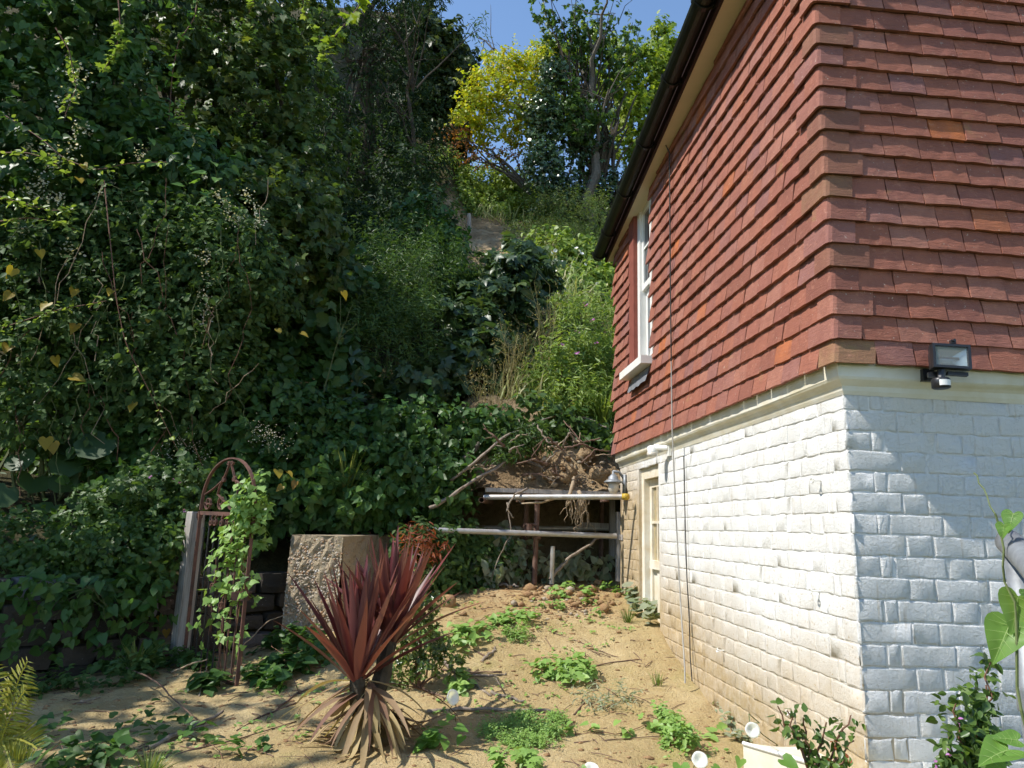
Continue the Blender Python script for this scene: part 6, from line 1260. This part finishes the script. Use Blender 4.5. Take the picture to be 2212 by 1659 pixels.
# branches on the bank
def bstick(label, pts, r, mat=None, forks=2): return stick(label, pts, r, mat, 'branches caught on the bank', 'fallen_branch', forks)
bstick('long pale branch slanting down the bank above the scaffold tube', [A(965, 1045, 6.55), A(1030, 995, 6.5), A(1090, 940, 6.7), A(1200, 900, 7.1)], .016)
bstick('thick grey branch slanting across the bank to the tube', [A(930, 1100, 6.4), A(990, 1060, 6.4), A(1080, 1005, 6.6), A(1190, 940, 7.0)], .018)
bstick('pale straight branch lying on the soil near the house end', [A(1160, 905, 7.2), A(1230, 910, 7.2), A(1312, 920, 7.1)], .018)
bstick('second pale branch lying beside it against the house', [A(1200, 890, 7.3), A(1270, 905, 7.2), A(1315, 925, 7.0)], .014)
bstick('short snapped branch on the rooty soil', [A(1115, 985, 6.85), A(1150, 1000, 6.8), A(1185, 1015, 6.75)], .017)
bstick('brown broken stump end on the bank', [A(985, 1010, 6.75), A(1010, 985, 6.8), A(1035, 960, 6.85)], .04, M_BARK, 0)
bstick('upright cut stump among the creepers on the bank', [A(1025, 985, 7.0), A(1023, 945, 7.0)], .05, M_BARK, 0)
bstick('forked dry branch hanging below the upper tube', [A(1140, 1055, 6.4), A(1110, 1070, 6.35), A(1095, 1100, 6.35), A(1110, 1120, 6.35)], .011)
bstick('leaning brown pole inside the hollow', [A(1190, 1248, 6.45), A(1230, 1205, 6.5), A(1300, 1160, 6.6)], .019, M_STICK, 0)
bstick('thin drooping cane left of the upright tube', [A(1095, 1085, 6.4), A(1105, 1150, 6.4), A(1075, 1210, 6.4), A(1060, 1255, 6.4)], .006, M_STICK, 1)
bstick('pale rotten log at the foot of the hollow', [A(1055, 1262, 6.5), A(1090, 1262, 6.5), A(1120, 1268, 6.4)], .016, M_STICK, 0)
for _ in range(26):
    u, v = random.uniform(1060, 1300), random.uniform(945, 1050); d_ = random.choice((-1, 1))*random.uniform(25, 80); y_ = random.uniform(6.45, 6.75)
    stick('thin dead branch tangled in the broken earth above the boards', [A(u, v, y_), A(u+d_*.5, v-random.uniform(-12, 30), y_-.06), A(u+d_, v-random.uniform(-20, 45), y_+random.uniform(-.05, .1))], random.uniform(.005, .013), random.choice((M_STICK, M_STICKD, M_ROOT)), 'dead branches tangled in the bank', 'dead_branch', 2)
# roots hanging from the boards
def roots(label, top, n, H, sp, body):
    t = thing('exposed_root', label, 'root', tuple(top), 'roots hanging from the boards'); obj('root_body', MB().tube([tuple(p) for p in body[0]], body[1], 8, jit=.15), M_ROOT, t, True)
    for _ in range(n): e = np.array(tuple(top))+np.array([rng.normal(0, sp), rng.normal(0, sp*.6), -H*rng.uniform(.35, 1)]); obj('rootlet', MB().tube(bez(np.array(tuple(top))+rng.normal(0, sp*.5, 3), e, 0, .07, 8), np.linspace(.006, .0015, 8), 5), M_ROOT, t)
roots('pale crooked root sprawling over the upper tube beside the upright', A(1235, 1075, 6.4), 8, .22, .05, ([A(1125, 1088, 6.35), A(1170, 1085, 6.35), A(1205, 1075, 6.35), A(1230, 1070, 6.38), A(1238, 1045, 6.45), A(1240, 1030, 6.5)], [.006, .010, .014, .018, .016, .012]))
roots('tangled dusty roots dangling from the right end of the boards', A(1315*0+1258*1, 1075, 6.4), 22, .36, .05, ([A(1250, 1060, 6.42), A(1256, 1075, 6.4), A(1252, 1100, 6.4)], [.016, .022, .010]))
# earth clinging above the boards, stones and clods
def rock(name, label, p, s_, mat, group, tmpl, cat='stone', sq=.75):
    v, t = random.choice(tmpl); a = random.uniform(0, 6.3); v = v*np.array([s_*random.uniform(.8, 1.3), s_*random.uniform(.7, 1.1), s_*sq]); ca, sa = math.cos(a), math.sin(a); v = v @ np.array([[ca, sa, 0], [-sa, ca, 0], [0, 0, 1]])
    o = trimesh(name, v, t, mat); o.location = tuple(p); return tag(o, label, cat, group)
cl = A(1295, 1025, 6.62); rock('earth_clod', 'large rounded earth clod beside the lantern', cl, .085, M_EARTH, None, ROCK, 'clod', .95)
cl = A(1265, 985, 6.9); rock('earth_clod', 'broken brown clod on the bank left of the house end', cl, .10, M_EARTH, None, ROCK, 'clod')
cl = A(1190, 1025, 6.72); rock('earth_clod', 'crumbling earth lump on the boards above the upright tube', cl, .09, M_EARTH, None, ROCK, 'clod')
cl = A(1225, 1025, 6.68); rock('earth_clod', 'rooty brown earth lump at the middle of the boards', cl, .085, M_EARTH, None, ROCK, 'clod', 1.0)
for _ in range(34):
    u, v = random.uniform(1120, 1300), random.uniform(985, 1050); p = A(u, v, 6.62+random.uniform(0, .15)); rock('bank_stone', 'stone lodged in the broken earth above the boards', p, random.uniform(.012, .034), random.choice((M_CLOD, M_STONE, M_EARTH)), 'stones in the bank', ROCKS)
for k_ in range(120):
    u, v = random.gauss(1215, 62), random.gauss(1295, 19)
    if v < 1255 or u > 1350: continue
    p = G_(u, v, 6.0); s_ = abs(random.gauss(.010, .010))+.008; rock('clay_stone', 'ochre clay stone in the heap below the scaffold', p+Vector((0, 0, s_*.35)), s_, M_CLOD if random.random() < .8 else M_STONE, 'clay stones in the heap', ROCKS)
for u, v, s_, lab in ((965, 1310, .085, 'large brown sandstone lump on the mud right of the block'), (1145, 1275, .05, 'pale pointed stone at the left of the clay heap'), (1290, 1262, .045, 'flat pinkish stone on top of the clay heap'), (1085, 1270, .04, 'small ochre stone left of the upright tube foot'), (1000, 1330, .03, 'small ochre stone on the mud below the sandstone lump')): 
    p = G_(u, v, 6.0); rock('loose_stone', lab, p+Vector((0, 0, s_*.3)), s_, M_CLOD, None, ROCK)
n_ = 1000; xs_ = rng.uniform(-1.6, 1.5, n_); ys_ = rng.uniform(3.0, 6.2, n_); kk_ = noise2(xs_, ys_, 1.6, 14) > .05; xs_, ys_ = xs_[kk_], ys_[kk_]; n_ = len(xs_)
g1 = LG()
for q in range(3): g1.add(leafgeo(np.stack([xs_, ys_, gz(xs_, ys_)+.012], 1)+rng.normal(0, .008, (n_, 3))*np.array([1, 1, .3]), rng.normal(0, .25, (n_, 3))+np.array([-.2, -.2, 1]), rng.normal(0, 1, (n_, 3))*np.array([1, 1, .15]), rng.uniform(.012, .034, n_), T_OVATE))
o = trimesh('seedling_weeds', np.concatenate(g1.v), np.concatenate(g1.t), M_SEED, None, 'stuff'); o['label'] = 'tiny scattered seedlings sprouting all over the mud'; o['category'] = 'seedlings'
# crumbs of clay, bark and leaf litter
pv, pt, pn = [], [], 0
for _ in range(2600):
    if random.random() < .35: u, v = random.gauss(1180, 90), random.gauss(1300, 26)
    else: u, v = random.uniform(150, 1600), random.uniform(1330, 1720)
    x_ = random.uniform(-2.2, 1.55); y_ = random.uniform(2.9, 6.3)
    if random.random() < .3: x_, y_ = random.gauss(.9, .35), random.gauss(6.0, .3)
    if x_ > 1.58: continue
    v, t = random.choice(ROCKS); s_ = abs(random.gauss(.003, .004))+.0025
    pv.append(v*np.array([s_*random.uniform(.8, 2.2), s_, s_*.6])+np.array([x_, y_, gzf(x_, y_)])); pt.append(t+pn); pn += len(v)
o = trimesh('mud_crumbs', np.concatenate(pv), np.concatenate(pt), M_CLOD, None, 'stuff'); o['label'] = 'clay crumbs and grit strewn over the mud'; o['category'] = 'grit'
mt = MB()
for _ in range(260):
    x_ = random.uniform(-2.4, 1.5); y_ = random.uniform(2.9, 6.2); a = random.uniform(0, 6.3); L_ = random.uniform(.03, .16); z_ = gzf(x_, y_)+.004
    e = (x_+math.cos(a)*L_, y_+math.sin(a)*L_); mt.tube([(x_, y_, z_), ((x_+e[0])/2, (y_+e[1])/2, (z_+gzf(*e))/2+.006), (e[0], e[1], gzf(*e)+.004)], random.uniform(.0012, .003), 4)
o = obj('twig_litter', mt, M_STICKD); o['kind'] = 'stuff'; o['label'] = 'thin twig litter strewn over the mud'; o['category'] = 'litter'
